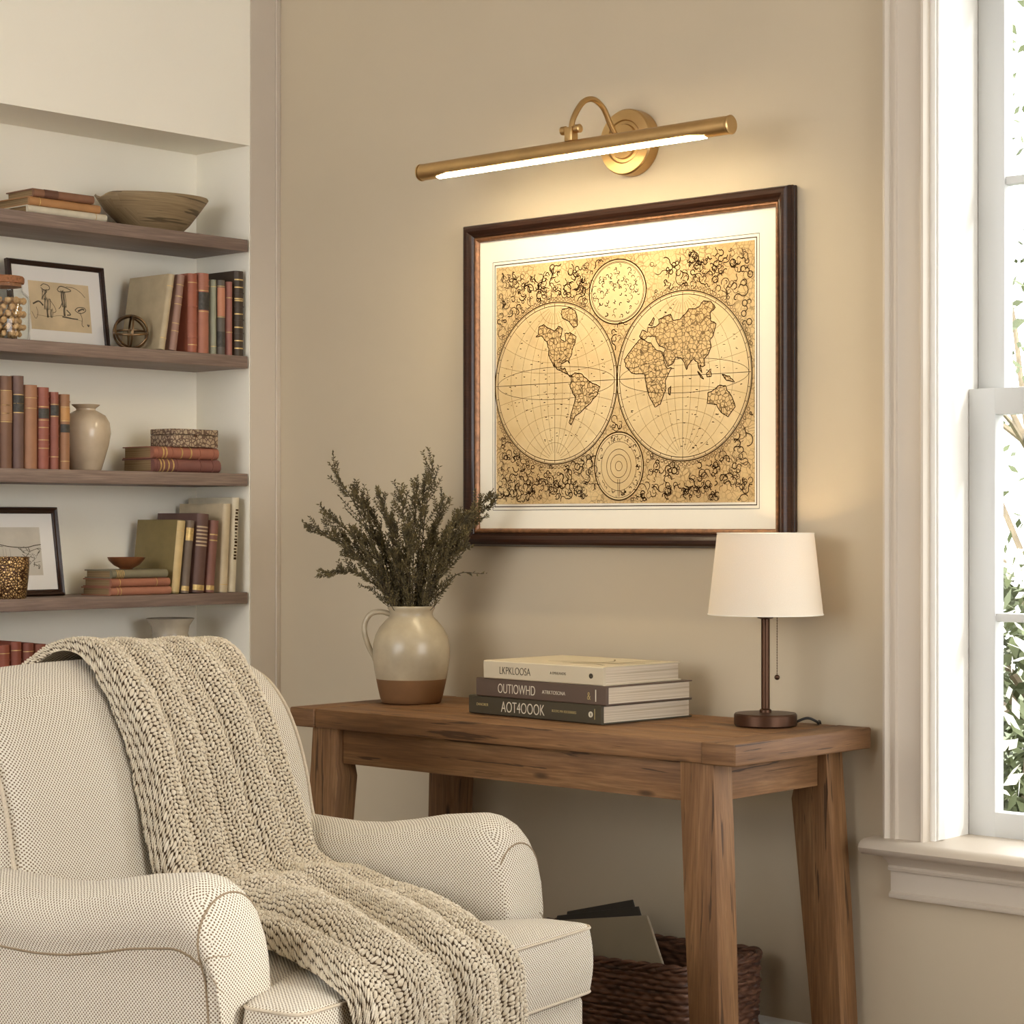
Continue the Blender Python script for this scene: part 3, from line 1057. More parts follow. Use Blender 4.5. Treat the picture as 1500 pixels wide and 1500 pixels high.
AFR = [(-17, 15), (-10, 29), (-6, 36), (10, 37), (20, 32), (32, 31), (37, 20), (43, 11), (51, 12), (40, -5), (40, -16), (35, -24), (28, -33), (18, -34), (12, -18), (9, -1), (9, 4), (-8, 5), (-15, 10)]
EUR = [(-9, 37), (-9, 43), (-1, 44), (-4, 48), (3, 51), (8, 54), (10, 58), (5, 60), (13, 66), (25, 71), (40, 67), (60, 69), (72, 73), (100, 77), (130, 72), (152, 70), (158, 64), (154, 58), (142, 59), (135, 54), (140, 48), (128, 40), (122, 38), (121, 30), (114, 23), (108, 20), (108, 11), (104, 10), (100, 13), (103, 2), (98, 9), (96, 17), (90, 22), (80, 14), (77, 8), (73, 18), (67, 25), (57, 26), (52, 17), (44, 13), (35, 28), (36, 36), (27, 37), (23, 38), (18, 41), (13, 45), (9, 44), (3, 42), (-1, 37)]
AUS = [(114, -22), (122, -18), (130, -12), (137, -12), (141, -17), (146, -20), (153, -27), (150, -37), (140, -37), (130, -32), (116, -34)]
SUM = [(96, 5), (104, -3), (106, -6), (102, -4)]
BOR = [(110, 1), (117, 6), (117, -3), (111, -3)]
MAD = [(44, -17), (49, -13), (47, -25), (44, -23)]
GBR = [(-5, 50), (1, 52), (-2, 57), (-5, 58), (-4, 54)]
NGU = [(132, -1), (141, -3), (147, -8), (138, -7)]


def wobble(poly, n, amp, seed):
    rg = random.Random(seed)
    outp = []
    k = len(poly)
    for i in range(k):
        a, c = poly[i], poly[(i + 1) % k]
        outp.append(a)
        for s in range(1, n):
            t_ = s / n
            outp.append((a[0] + (c[0] - a[0]) * t_ + rg.uniform(-amp, amp), a[1] + (c[1] - a[1]) * t_ + rg.uniform(-amp, amp)))
    return outp


for hi, (c, lon0, lands) in enumerate([(HC[0], -110, (NAm, SAm, GRL)), (HC[1], 70, (AFR, EUR, AUS, SUM, BOR, MAD, GBR, NGU))]):
    disc = MB()
    disc.prism([(c[0] + HR * math.cos(2 * PI * i / 96), c[1] + HR * math.sin(2 * PI * i / 96)) for i in range(96)], -.0172, -.0168, 'Y')
    d = disc.done('hemisphere_disc', M['parch'], pr, None)
    b = MB()
    for lat in (-75, -60, -45, -30, -15, 15, 30, 45, 60, 75):
        b.ribbon([(x, YL, z) for x, z in (proj(lon0 - 90 + 5 * i, lat, c, lon0, HR * .955) for i in range(37))], .0006)
    for k_ in range(-5, 6):
        if k_:
            b.ribbon([(x, YL, z) for x, z in (proj(lon0 + 15 * k_, -84 + 6 * i, c, lon0, HR * .955) for i in range(29))], .0006)
    b.done('graticule', M['inkfine'], d, None, fix=False)
    b = MB()
    for rad, w in ((HR, .0024), (HR * .955, .0014), (HR * .985, .0008)):
        b.ribbon([(c[0] + rad * math.cos(2 * PI * i / 90), YL, c[1] + rad * math.sin(2 * PI * i / 90)) for i in range(91)], w)
    for i in range(72):
        if i % 2:
            continue
        a = 2 * PI * i / 72
        b.ribbon([(c[0] + q * math.cos(a), YL, c[1] + q * math.sin(a)) for q in (HR * .955, HR * .985)], .0012)
    b.ribbon([(c[0] - HR * .955, YL, c[1]), (c[0] + HR * .955, YL, c[1])], .0011)
    b.ribbon([(c[0], YL, c[1] - HR * .955), (c[0], YL, c[1] + HR * .955)], .0008)
    for sgn in (1, -1):
        b.ribbon([(c[0] + HR * .955 * math.sin(PI / 2 * q / 12), YL, c[1] + sgn * HR * .2 * math.cos(PI / 2 * q / 12) * (1 if True else 0)) for q in range(-12, 13)], .0009)
    # small place marks and coast lettering, too small to read
    rg = random.Random(40 + hi)
    for i in range(150):
        a, q = rg.random() * 2 * PI, math.sqrt(rg.random()) * .9
        x, z = c[0] + HR * q * math.cos(a), c[1] + HR * q * math.sin(a)
        l_ = rg.uniform(.0015, .007)
        b.ribbon([(x, YL, z), (x + l_ * .5, YL, z + rg.uniform(-.0015, .0015)), (x + l_, YL, z + rg.uniform(-.001, .001))], rg.choice((.001, .0016)))
    b.done('hemisphere_lines', M['ink'], d, None, fix=False)
    for li, L in enumerate(lands):
        L2 = wobble(L, 3, .6, li + 5 * hi)
        pts = [proj(max(lon0 - 89, min(lon0 + 89, a)), e, c, lon0, HR * .955) for a, e in L2]
        tri = tessellate_polygon([[Vector((x, z, 0)) for x, z in pts]])
        me = bpy.data.meshes.new('land_mass')
        me.from_pydata([(x, -.0174, z) for x, z in pts], [], [list(f_) for f_ in tri])
        bmf = bmesh.new(); bmf.from_mesh(me)
        for f_ in bmf.faces:
            f_.normal_update()
            if f_.normal.y > 0:
                f_.normal_flip()
        bmf.to_mesh(me); bmf.free()
        link('land_mass', me, M['land'], d, None)
        b = MB()
        b.ribbon([(x, -.0178, z) for x, z in pts + pts[:1]], .0022)
        b.done('coastline', M['ink'], d, None, fix=False)

# ovals above and below the hemispheres, filled with curls
for (cx, cz, rx, rz, seed) in ((.012, .196, .084, .074, 3), (.016, -.203, .072, .078, 4)):
    d = MB().prism([(cx + rx * math.cos(2 * PI * i / 64), cz + rz * math.sin(2 * PI * i / 64)) for i in range(64)], -.0172, -.0165, 'Y').done('oval_cartouche', M['parch'], pr, None)
    b = MB()
    for k_, w in ((1, .003), (.93, .0012), (.72 if seed == 4 else .9, .0009)):
        b.ribbon([(cx + rx * k_ * math.cos(2 * PI * i / 60), YL, cz + rz * k_ * math.sin(2 * PI * i / 60)) for i in range(61)], w)
    rg = random.Random(seed)
    if seed == 4:
        for k_ in (.5, .34, .14):
            b.ribbon([(cx + rx * k_ * math.cos(2 * PI * i / 30), YL, cz + rz * k_ * math.sin(2 * PI * i / 30)) for i in range(31)], .0011)
        b.ribbon([(cx - .003, YL, cz - .03), (cx - .002, YL, cz - .07)], .0012).ribbon([(cx + .003, YL, cz - .03), (cx + .002, YL, cz - .07)], .0012)
    for i in range(95 if seed == 3 else 70):
        a = rg.random() * 2 * PI
        q = math.sqrt(rg.random()) * .82 if seed == 3 else rg.uniform(.74, .9)
        x, z = cx + rx * q * math.cos(a), cz + rz * q * math.sin(a)
        s = rg.uniform(.003, .008 if seed == 3 else .005)
        th = rg.random() * 6.28
        b.ribbon([(x + s * (1 - .1 * j) * math.cos(th + j * .55), YL, z + s * (1 - .1 * j) * math.sin(th + j * .55)) for j in range(7)], rg.choice((.0009, .0013, .0018)))
    b.done('cartouche_lines', M['ink'], d, None, fix=False)

# curling ornament, one printed piece per corner and gap
orn = {}


def orn_at(x, z):
    k = ('L' if x < -.05 else 'R' if x > .08 else 'C', z > 0)
    if k not in orn:
        orn[k] = MB()
    return orn[k]


rg = random.Random(77)
cnt = 0
while cnt < 620:
    x, z = rg.uniform(qx0 + .008, qx1 - .008), rg.uniform(qz0 + .006, qz1 - .008)
    if any(math.hypot(x - c[0], z - c[1]) < HR + .009 for c in HC):
        continue
    if ((x - .012) / .092) ** 2 + ((z - .196) / .082) ** 2 < 1 or ((x - .016) / .08) ** 2 + ((z + .203) / .086) ** 2 < 1:
        continue
    if abs(x - .10) < .05 and z > .17 and rg.random() < .85:
        continue
    s = rg.uniform(.004, .012)
    th = rg.random() * 6.28
    sg = rg.choice((-1, 1))
    kk = rg.uniform(.3, .75)
    nj = rg.choice((8, 12, 15))
    pts = []
    px_, pz_, hd_ = x, z, th
    for j in range(nj):
        pts.append((px_, -.0174, pz_))
        hd_ += sg * kk * (1 if j < nj * .65 else -1.2)
        px_ += s * .42 * math.cos(hd_)
        pz_ += s * .42 * math.sin(hd_)
    if any(abs(p[0] - (qx0 + qx1) / 2) > (qx1 - qx0) / 2 - .003 or abs(p[2] - (qz0 + qz1) / 2) > (qz1 - qz0) / 2 - .003 for p in pts):
        continue
    if any(math.hypot(p[0] - c[0], p[2] - c[1]) < HR + .002 for p in pts for c in HC):
        continue
    orn_at(x, z).ribbon(pts, rg.choice((.0012, .0017, .0024)))
    cnt += 1
for c, a0, a1 in ((HC[0], 60, 165), (HC[1], 15, 120), (HC[0], 200, 300), (HC[1], 240, 340)):
    for q in range(int((a1 - a0) / 3.2)):
        a = R(a0 + q * 3.2)
        x, z = c[0] + (HR + .007) * math.cos(a), c[1] + (HR + .007) * math.sin(a)
        if x < qx0 + .006 or x > qx1 - .006 or ((x - .012) / .092) ** 2 + ((z - .196) / .082) ** 2 < 1 or ((x - .016) / .08) ** 2 + ((z + .203) / .086) ** 2 < 1:
            continue
        orn_at(x, z).ribbon([(x + .0042 * math.cos(1.05 * k), -.0174, z + .0042 * math.sin(1.05 * k)) for k in range(7)], .0012)
for b in orn.values():
    b.done('ornament_lines', M['ink'], pr, None, fix=False)

# ------------------------------------------------------------------ picture light
pl = thing('picture_light', 'antique brass picture light with glowing tube above the map', 'picture light', (1.213, 0, 2.068))
MB().lathe([(.0, -.0005), (.073, -.0005), (.075, -.003), (.075, -.032), (.072, -.037), (.050, -.040), (.047, -.037), (.040, -.038), (.038, -.043), (.0, -.045)], 64, axis='Y').done('wall_plate', M['brass'], pl, 30)
arc = catmull([(0, -.040, .008), (0, -.066, .010), (0, -.086, .032), (0, -.112, .066), (0, -.147, .080), (0, -.182, .068), (0, -.212, .032), (0, -.222, .003)], 48)
MB().tube([tuple(p) for p in arc], .0065, 12).done('gooseneck_arm', M['brass'], pl, 60)
b = MB()
b.lathe([(.0, -.028), (.007, -.028), (.0095, -.026), (.0095, -.014), (.007, -.012), (.007, .012), (.0095, .014), (.0095, .026), (.007, .028), (.0, .028)], 20, (0, -.222, .002), axis='X')
b.box(-.011, .011, -.233, -.211, -.024, .006, .002)
b.done('knuckle', M['brass'], pl, 40)
BX0, BX1, BZ, BR = -.462, .434, -.0415, .0195
tube_pts = 40
b = MB()
b.lathe([(.0, BX0), (BR - .003, BX0), (BR, BX0 + .003), (BR, BX1 - .003), (BR - .003, BX1), (.0, BX1)], tube_pts, (0, -.222, BZ), axis='X')
o = b.done('light_bar', M['brass'], pl, 30)
b = MB()
rings = []
for x in np.linspace(BX0 + .058, BX1 - .062, 24):
    e = min(1, min(x - (BX0 + .056), (BX1 - .060) - x) / .012)
    e = math.sqrt(max(.05, 1 - (1 - e) ** 2))
    ring = []
    for i in range(9):
        a = R(-101 + (i - 4) / 4 * 37 * e)
        ring.append((x, -.222 + (BR + .0012) * math.cos(a), BZ + (BR + .0012) * math.sin(a)))
    for i in range(9):
        a = R(-101 + (4 - i) / 4 * 37 * e)
        ring.append((x, -.222 + (BR - .004) * math.cos(a), BZ + (BR - .004) * math.sin(a)))
    rings.append(ring)
b.grid(rings, True, True, True)
b.done('diffuser', M['led'], pl, 40)
MB().lathe([(.0, -.0), (BR + .0006, -.0), (BR + .0006, .004), (BR - .002, .006), (0, .006)], 32, (BX1 - .001, -.222, BZ), axis='X').done('end_cap', M['brass'], pl, 30)
MB().lathe([(.0, -.006), (BR - .002, -.006), (BR + .0006, -.004), (BR + .0006, 0), (0, 0)], 32, (BX0 + .001, -.222, BZ), axis='X').done('end_cap', M['brass'], pl, 30)

# ------------------------------------------------------------------ console table
tb = thing('console_table', 'rustic reclaimed oak console table against the wall', 'table', (1.2325, -.265, 0))
TX0, TX1, TY0, TY1, TZ = -.6325, .6325, -.235, .235, .78
b = MB()
yy = [TY0, TY0 + .118, TY0 + .236, TY0 + .352, TY1]
for i in range(4):
    b.box(TX0 + .082, TX1 - .082, yy[i] + .0014, yy[i + 1] - .0014, TZ - .042, TZ - (0, .0006, .0002, 0)[i], .003)
b.done('tabletop', M['oak'], tb, 30)
for x0, x1 in ((TX0, TX0 + .0815), (TX1 - .0815, TX1)):
    MB().box(x0, x1, TY0 - .002, TY1 + .002, TZ - .043, TZ + .0005, .004, 3).done('breadboard_end', M['oakdark'], tb, 30, 1)
AZ0, AZ1 = TZ - .122, TZ - .042
ins = .062
for sx in (-1, 1):
    for sy in (-1, 1):
        xo, yo = sx * (TX1 - ins), sy * (TY1 - .012)
        def ring(z, dx, dy, wx, wy):
            return [(xo + sx * dx, yo + sy * dy, z), (xo + sx * dx - sx * wx, yo + sy * dy, z), (xo + sx * dx - sx * wx, yo + sy * dy - sy * wy, z), (xo + sx * dx, yo + sy * dy - sy * wy, z)]
        near_ = (sx, sy) == (1, -1)
        wk = (.083, .083, .080) if near_ else (.084, .094, .086)
        rs = [ring(TZ - .042, 0, 0, .082, .062), ring(AZ0, .004, .002, wk[0], .062), ring(AZ0 - .03, .006, .003, wk[1], .063), ring(AZ0 - .25, .018, .01, wk[2], .064), ring(0, .036, .02, .066, .064)]
        b = MB()
        b.grid(rs, True, True, True)
        bmesh.ops.recalc_face_normals(b.bm, faces=b.bm.faces)
        vert_e = [e for e in b.bm.edges if abs(e.verts[0].co.z - e.verts[1].co.z) > .01]
        bmesh.ops.bevel(b.bm, geom=vert_e, offset=.0035, segments=2, profile=.5, affect='EDGES')
        b.done('leg', M['oak'], tb, 30, 2)
lx = TX1 - ins - .083
MB().box(-lx, lx, TY0 + .030, TY0 + .056, AZ0, AZ1, .0015).done('apron', M['oak'], tb, 30)
MB().box(-lx, lx, TY1 - .056, TY1 - .030, AZ0, AZ1, .0015).done('apron', M['oak'], tb, 30)
ly = TY1 - .012 - .064
for sx in (-1, 1):
    x = sx * (TX1 - ins - .018)
    MB().box(min(x, x - sx * .026), max(x, x - sx * .026), -ly, ly, AZ0 + .002, AZ1, .0015).done('apron', M['oak'], tb, 30, 1)

# ------------------------------------------------------------------ stoneware jug
jx, jy = .722, -.228
jg = thing('stoneware_jug', 'cream glazed stoneware jug with bare clay base holding dried sprigs', 'jug', (jx, jy, TZ + .0006), (0, 0, 0))
outp = [(.0558, .222), (.0555, .226), (.0530, .2275), (.0500, .224), (.0455, .212), (.0455, .200), (.062, .182), (.080, .150), (.086, .115), (.082, .08), (.072, .03), (.06, .008), (0, .006)]
body = [(.0832, .0565), (.0872, .078), (.0902, .100), (.0912, .118), (.0900, .138), (.0850, .158), (.0750, .177), (.0620, .192), (.0520, .202), (.0500, .209), (.0525, .217)]
MB().lathe([(0, 0), (.0675, 0), (.0700, .002), (.0735, .012), (.0790, .036), (.0830, .0555), (.0832, .0565), (.0822, .0566), (.0822, .0558), (0, .0558)], 64).done('clay_base', M['terra'], jg, 40)
MB().lathe(body + outp, 64).done('glazed_body', M['glaze'], jg, 50)
hd = Vector((-.80, -.60, 0)).normalized()
hp = catmull([(.045, .206), (.072, .213), (.096, .208), (.110, .188), (.1115, .165), (.105, .140), (.0965, .120), (.0905, .108), (.0875, .098)], 40)
b = MB()
b.tube([(hd.x * r_, hd.y * r_, z) for r_, z in hp], [.0085 - .003 * max(0, (i - 28) / 12) for i in range(40)], 12, True, .75)
b.done('handle', M['glaze'], jg, 60)

# ------------------------------------------------------------------ dried sprigs
RT = Vector((.740, .673, 0)); FW = Vector((-.673, .740, 0))
tips = [(478, 666), (508, 700), (553, 706), (528, 722), (441, 756), (471, 738), (466, 832), (497, 800), (571, 744), (588, 700), (612, 690), (636, 655), (626, 678), (653, 716),
        (679, 740), (693, 762), (705, 728), (727, 708), (735, 716), (716, 834), (690, 786), (600, 760), (640, 762), (540, 770), (515, 765), (660, 770), (480, 768), (575, 800)]
rs = random.Random(5)
slab = {0: 'tall dried sprig rising at the upper left of the jug', 11: 'tallest dried sprig rising straight up from the jug', 4: 'long dried sprig reaching farthest left over the jug handle', 6: 'low dried sprig drooping to the left of the jug', 19: 'thin low dried sprig curling out to the right of the jug', 18: 'dried sprig reaching right across the map frame corner'}
for i, (u, v) in enumerate(tips):
    dx, dz = (u - 603) / 655, (888 - v) / 655
    dd = rs.uniform(-.085, .045)
    if dx > .1:
        dd = rs.uniform(-.07, -.01)
    ba = rs.random() * 6.28
    b0 = Vector((jx + .02 * math.cos(ba), jy + .02 * math.sin(ba), TZ + .05))
    mo = Vector((jx, jy, TZ + .222)) + RT * max(-.036, min(.036, dx * .22)) + FW * max(-.03, min(.03, dd * .4))
    tip = Vector((jx, jy, TZ + .222 + dz)) + RT * dx + FW * dd
    if tip.y > -.06:
        tip.y = -.06
    mid = mo.lerp(tip, .5) + Vector((0, 0, .03 + .04 * abs(dx)))
    ln = (tip - mo).length
    path = [Vector(p) for p in catmull([b0, mo, mid, tip], 40)]
    sp = thing('dried_sprig', slab.get(i, 'dark olive dried sprig with tiny leaves standing in the jug'), 'dried plant', b0, (0, 0, 0), 'dried sprigs in the jug')
    L0 = [p - b0 for p in path]
    b = MB()
    b.tube(L0, [.0021 - .0014 * k / 39 for k in range(40)], 5)
    lf = []

    def leaf_at(p, d, s):
        lf.append((p, d.normalized(), s))

    thin = i == 19
    for k in range(12, 40):
        p = L0[k]
        tdir = (L0[min(k + 1, 39)] - L0[k - 1]).normalized()
        side = tdir.cross(Vector((rs.uniform(-1, 1), rs.uniform(-1, 1), rs.uniform(-1, 1)))).normalized()
        near_tip = (k - 12) / 27
        for q in range(1 if thin else 4):
            sd = (side * (1 if q % 2 else -1) + tdir * .9 + Vector((rs.uniform(-.4, .4),) * 3)).normalized()
            leaf_at(p + tdir * rs.uniform(-.004, .004), sd, rs.uniform(.006, .010))
        if k < 38 and not thin:
            tl = ln * rs.uniform(.1, .30) * (1.15 - .75 * near_tip)
            e = p + (tdir * 1.0 + side * rs.uniform(.4, .85) + Vector((0, 0, .15))).normalized() * tl
            wy = (e + b0).y
            if wy > -.05:
                e.y -= wy + .05
            m_ = (p + e) / 2 + Vector((0, 0, -.004))
            tw = [Vector(x) for x in catmull([p, m_, e], 10)]
            b.tube(tw, .0008, 3)
            for j in range(2, 10):
                tt = (tw[min(9, j + 1)] - tw[j - 1]).normalized()
                ss = tt.cross(Vector((rs.uniform(-1, 1), rs.uniform(-1, 1), rs.uniform(-1, 1)))).normalized()
                for sgn in (1, -1):
                    leaf_at(tw[j], ss * sgn + tt * .8, rs.uniform(.005, .0088))
    b.done('stem', M['stem'], sp, 60)
    V, F = [], []
    for p, d, s in lf:
        if (p + d * s).z + b0.z < TZ + .232 and ((p + b0).xy - Vector((jx, jy))).length > .034:
            continue
        a = d.orthogonal().normalized()
        c = d.cross(a)
        n0 = len(V)
        m_ = p + d * s * .55
        V += [tuple(p), tuple(m_ + a * s * .26), tuple(m_ + c * s * .18), tuple(m_ - a * s * .26), tuple(m_ - c * s * .18), tuple(p + d * s * 1.25)]
        for q in range(4):
            F.append((n0, n0 + 1 + q, n0 + 1 + (q + 1) % 4))
            F.append((n0 + 5, n0 + 1 + (q + 1) % 4, n0 + 1 + q))
    me = bpy.data.meshes.new('leaves')
    me.from_pydata(V, [], F)
    link('leaves', me, M['leaf'], sp, None)

# ------------------------------------------------------------------ three large books on the table
FONT = bpy.data.curves.new('font_holder', 'FONT').font


def lettering(text, size, z0, y0, x, parent, mat, name='spine_lettering', sx=.72):
    cu = bpy.data.curves.new('lettering', 'FONT')
    cu.body = text
    cu.size = size
    cu.extrude = .0003
    cu.offset = -.010 * size
    o = bpy.data.objects.new('lettering', cu)
    COL.objects.link(o)
    bpy.context.view_layer.update()
    dg = bpy.context.evaluated_depsgraph_get()
    me = bpy.data.meshes.new_from_object(o.evaluated_get(dg))
    bpy.data.objects.remove(o)
    bpy.data.curves.remove(cu)
    for v in me.vertices:
        tx, ty, tz = v.co
        v.co = (x + tz, y0 - ty, z0 + tx * sx)
    me.materials.clear()
    me.name = name
    return link(name, me, mat, parent, None)


M['cream_ink'] = plain('cream_foil', lin(226, 216, 192), .5, var=.04)
M['dark_ink'] = plain('dark_print', lin(70, 58, 42), .6, var=.05)
M['gold_ink'] = plain('pale_gold_foil', lin(196, 176, 120), .45, .3, var=.05)
gt = 'large books stacked on the console table'


def big(label, L, T, D, col, x, y, z, yaw):
    return book(label, gt, L, T - .0004, D, plain('jacket_paper', col, .45, var=.04, vscale=5), (x, y, z + T / 2), (R(-90), 0, R(-90 + yaw)), (), 0, M['pages'], (), True)


r = big('dark olive book at the bottom of the stack on the table', .408, .0405, .285, lin(74, 66, 50), 1.013, -.338, TZ + .0004, -4.0)
lettering('AOT4OOOK', .034, .104, .0118, .0002, r, M['cream_ink'], sx=.70)
lettering('DANORER', .009, .025, .002, .0002, r, M['gold_ink'], 'author_line', .9)
lettering('BOOKS MA RDOERRRES', .008, .262, .002, .0002, r, M['gold_ink'], 'subtitle_line', .85)
MB().lathe([(.0035, 0), (.0062, 0), (.0062, .0008), (.0035, .0008), (.0035, 0)], 20, (.0, 0.0, .378), axis='X').done('publisher_mark', M['cream_ink'], r, None)
MB().box(0, .0006, -.012, .010, .389, .3905).done('spine_rule', M['gold_ink'], r, None)
r = big('brown book in the middle of the stack on the table', .392, .0405, .275, lin(96, 78, 66), 1.042, -.345, TZ + .0409, -3.2)
lettering('OUTIOWHD', .030, .068, .0106, .0002, r, M['cream_ink'], sx=.68)
lettering('ATRKTOSONA', .0115, .205, .005, .0002, r, M['cream_ink'], 'author_line', .9)
lettering('&', .024, .338, .010, .0002, r, M['gold_ink'], 'publisher_mark', .7)
MB().box(0, .0006, -.012, .013, .362, .3642).done('spine_rule', M['cream_ink'], r, None)
r = big('cream book with branch artwork on top of the stack on the table', .352, .0395, .255, lin(206, 192, 164), 1.071, -.352, TZ + .0814, -1.8)
lettering('LKPKLOOSA', .0235, .048, .0085, .0002, r, M['dark_ink'], sx=.72)
lettering('A EMNEANDIS', .0085, .200, .002, .0002, r, M['dark_ink'], 'author_line', .85)
MB().lathe([(.0028, 0), (.0055, 0), (.0055, .0008), (.0028, .0008), (.0028, 0)], 20, (.0, .0, .318), axis='X').done('publisher_mark', M['dark_ink'], r, None)
b = MB()
yt = -.0395 / 2 - .0001
def onc(pts, w):
    q = [(x, yt, z) for x, z in pts]
    b.ribbon([tuple(p) for p in catmull(q, 24)], w, (0, -1, 0))
onc([(-.05, .19), (-.09, .23), (-.12, .28), (-.16, .33)], .006)
onc([(-.08, .12), (-.10, .18), (-.11, .25), (-.10, .32)], .005)
onc([(-.11, .25), (-.16, .24), (-.21, .2)], .004)
onc([(-.06, .2), (-.07, .26), (-.05, .31)], .007)
onc([(-.13, .29), (-.2, .29), (-.235, .31)], .005)
b.done('cover_artwork', plain('olive_print', lin(120, 106, 66), .6, var=.3, vscale=30), r, None, fix=False)

# ------------------------------------------------------------------ table lamp
lx_, ly_ = 1.684, -.149
lp = thing('table_lamp', 'bronze table lamp with ivory drum shade, lit, on the console table', 'lamp', (lx_, ly_, TZ + .0008))
MB().lathe([(0, 0), (.062, 0), (.0655, .003), (.0655, .023), (.063, .0265), (.012, .028), (0, .028)], 56).done('base', M['bronze'], lp, 35)
MB().lathe([(0, .027), (.0125, .027), (.0125, .033), (.0090, .036), (.0090, .222), (.0165, .224), (.0175, .230), (.0165, .234), (.0165, .262), (.012, .266), (0, .266)], 32).done('stem', M['bronze'], lp, 35)
b = MB()
b.lathe([(.1195, .231), (.1005, .401), (.0995, .401), (.1185, .231), (.1195, .231)], 72)
sh = b.done('lamp_shade', M['shade'], lp, 50)
b = MB()
b.tube([(.1195 * math.cos(2 * PI * i / 60), .1195 * math.sin(2 * PI * i / 60), .232) for i in range(61)], .0013, 6, False)
b.tube([(.1003 * math.cos(2 * PI * i / 60), .1003 * math.sin(2 * PI * i / 60), .4005) for i in range(61)], .0013, 6, False)
b.done('shade_trim', M['mat'], sh, 60)
b = MB()
for k in range(3):
    a = 2 * PI * k / 3 + .5
    b.tube([(.012 * math.cos(a), .012 * math.sin(a), .262), (.1195 * math.cos(a) * .965, .1195 * math.sin(a) * .965, .258)], .0012, 5)
b.done('shade_spider', M['bronze'], lp, 40)
MB().lathe([(0, .266), (.012, .268), (.014, .280), (.026, .305), (.028, .32), (.022, .338), (0, .345)], 24).done('bulb', M['bulb'], lp, 60)
cd = Vector((.8, .45, 0)).normalized() * .024
b = MB()
for k in range(24):
    z = .235 - k * .0055
    bmesh.ops.create_icosphere(b.bm, subdivisions=1, radius=.0013, matrix=Matrix.Translation((cd.x, cd.y, z)))
b.tube([(cd.x, cd.y, .24), (cd.x, cd.y, .104)], .0006, 5)
bmesh.ops.create_icosphere(b.bm, subdivisions=2, radius=.0058, matrix=Matrix.Translation((cd.x, cd.y, .101)))
b.tube([(.015 * .87, .015 * .49, .245), (cd.x, cd.y, .24)], .0012, 5)
b.done('pull_chain', M['bronze'], lp, 60)
b = MB()
b.tube([tuple(p) for p in catmull([(.05, .032, .007), (.072, .046, .017), (.084, .062, .010), (.076, .082, .0035), (.055, .11, .003), (.046, .1335, -.004), (.045, .1375, -.08), (.060, .1375, -.5), (.067, .1375, -.74)], 40)], .0027, 8)
b.done('power_cord', M['black'], lp, 60)
pb = light('lamp_bulb_light', 'POINT', (lx_, ly_, TZ + .31), (0, 0, 0), 22.0, (1.0, .76, .44))
pb.data.shadow_soft_size = .03
pb.parent = lp
pb.location = (0, 0, .318)

# ------------------------------------------------------------------ woven basket
M['rattan'] = None
t = NT('dark_woven_bark')
n1 = t.noise(t.coords('UV', (14, 90, 1)), 1.0, 4)
t.set(t.ramp(n1, [(.3, lin(42, 26, 18)), (.5, lin(86, 56, 40)), (.68, lin(124, 88, 66))]), .5, 0, .5)
t.bump(n1, .3, .002)
M['rattan'] = t.m
bk = thing('woven_basket', 'dark woven bark basket on the floor under the table', 'basket', (1.345, -.205, 0))
BL, BD, BHt = .585, .285, .298


def rrect(hl, hd_, rad, n):
    """n points evenly along a rounded rectangle."""
    pts = []
    for cx, cy, a0 in ((hl - rad, hd_ - rad, 0), (-hl + rad, hd_ - rad, 90), (-hl + rad, -hd_ + rad, 180), (hl - rad, -hd_ + rad, 270)):
        for k in range(13):
            a = R(a0 + 90 * k / 12)
            pts.append((cx + rad * math.cos(a), cy + rad * math.sin(a)))
    p = np.array(pts + pts[:1])
    d = np.concatenate([[0], np.cumsum(np.linalg.norm(np.diff(p, axis=0), axis=1))])
    s = np.linspace(0, d[-1], n, endpoint=False)
    q = np.stack([np.interp(s, d, p[:, 0]), np.interp(s, d, p[:, 1])], 1)
    tn = np.roll(q, -1, 0) - np.roll(q, 1, 0)
    tn /= np.linalg.norm(tn, axis=1)[:, None]
    nm = np.stack([tn[:, 1], -tn[:, 0]], 1)
    return q, nm, d[-1]


NU, NV = 640, 132
q, nm, per = rrect(BL / 2 - .004, BD / 2 - .004, .045, NU)
rgb_ = np.random.default_rng(9)
uu = np.arange(NU)
rows = 24
ph = rgb_.random(rows + 2) * .8
rings = []
jit = rgb_.normal(size=(rows + 2, 40))
for j in range(NV + 1):
    v = j / NV
    z = .004 + v * (BHt - .012)
    rowf = v * rows
    ri = int(min(rows - 1, rowf))
    cr = abs(math.sin(PI * (rowf - ri)))
    stake = np.sin(2 * PI * uu / NU * 44 + PI * ri + ph[ri] * .5)
    jj = np.interp(uu, np.linspace(0, NU, 40), jit[ri])
    off = cr ** .7 * (.0035 + .0022 * stake + .0012 * jj)
    wave = .0018 * np.interp(uu, np.linspace(0, NU, 40), jit[ri + 1])
    taper = -.012 * (1 - v)
    sag = 0.0
    p = q + nm * (off + taper)[:, None] if np.ndim(off) else q
    dip = -.010 * v * np.exp(-((np.abs(q[:, 0]) - 0) / (BL * .33)) ** 2) * (np.abs(q[:, 1]) > BD * .3)
    rings.append(np.stack([p[:, 0], p[:, 1], np.full(NU, z) + wave * cr + dip], 1))
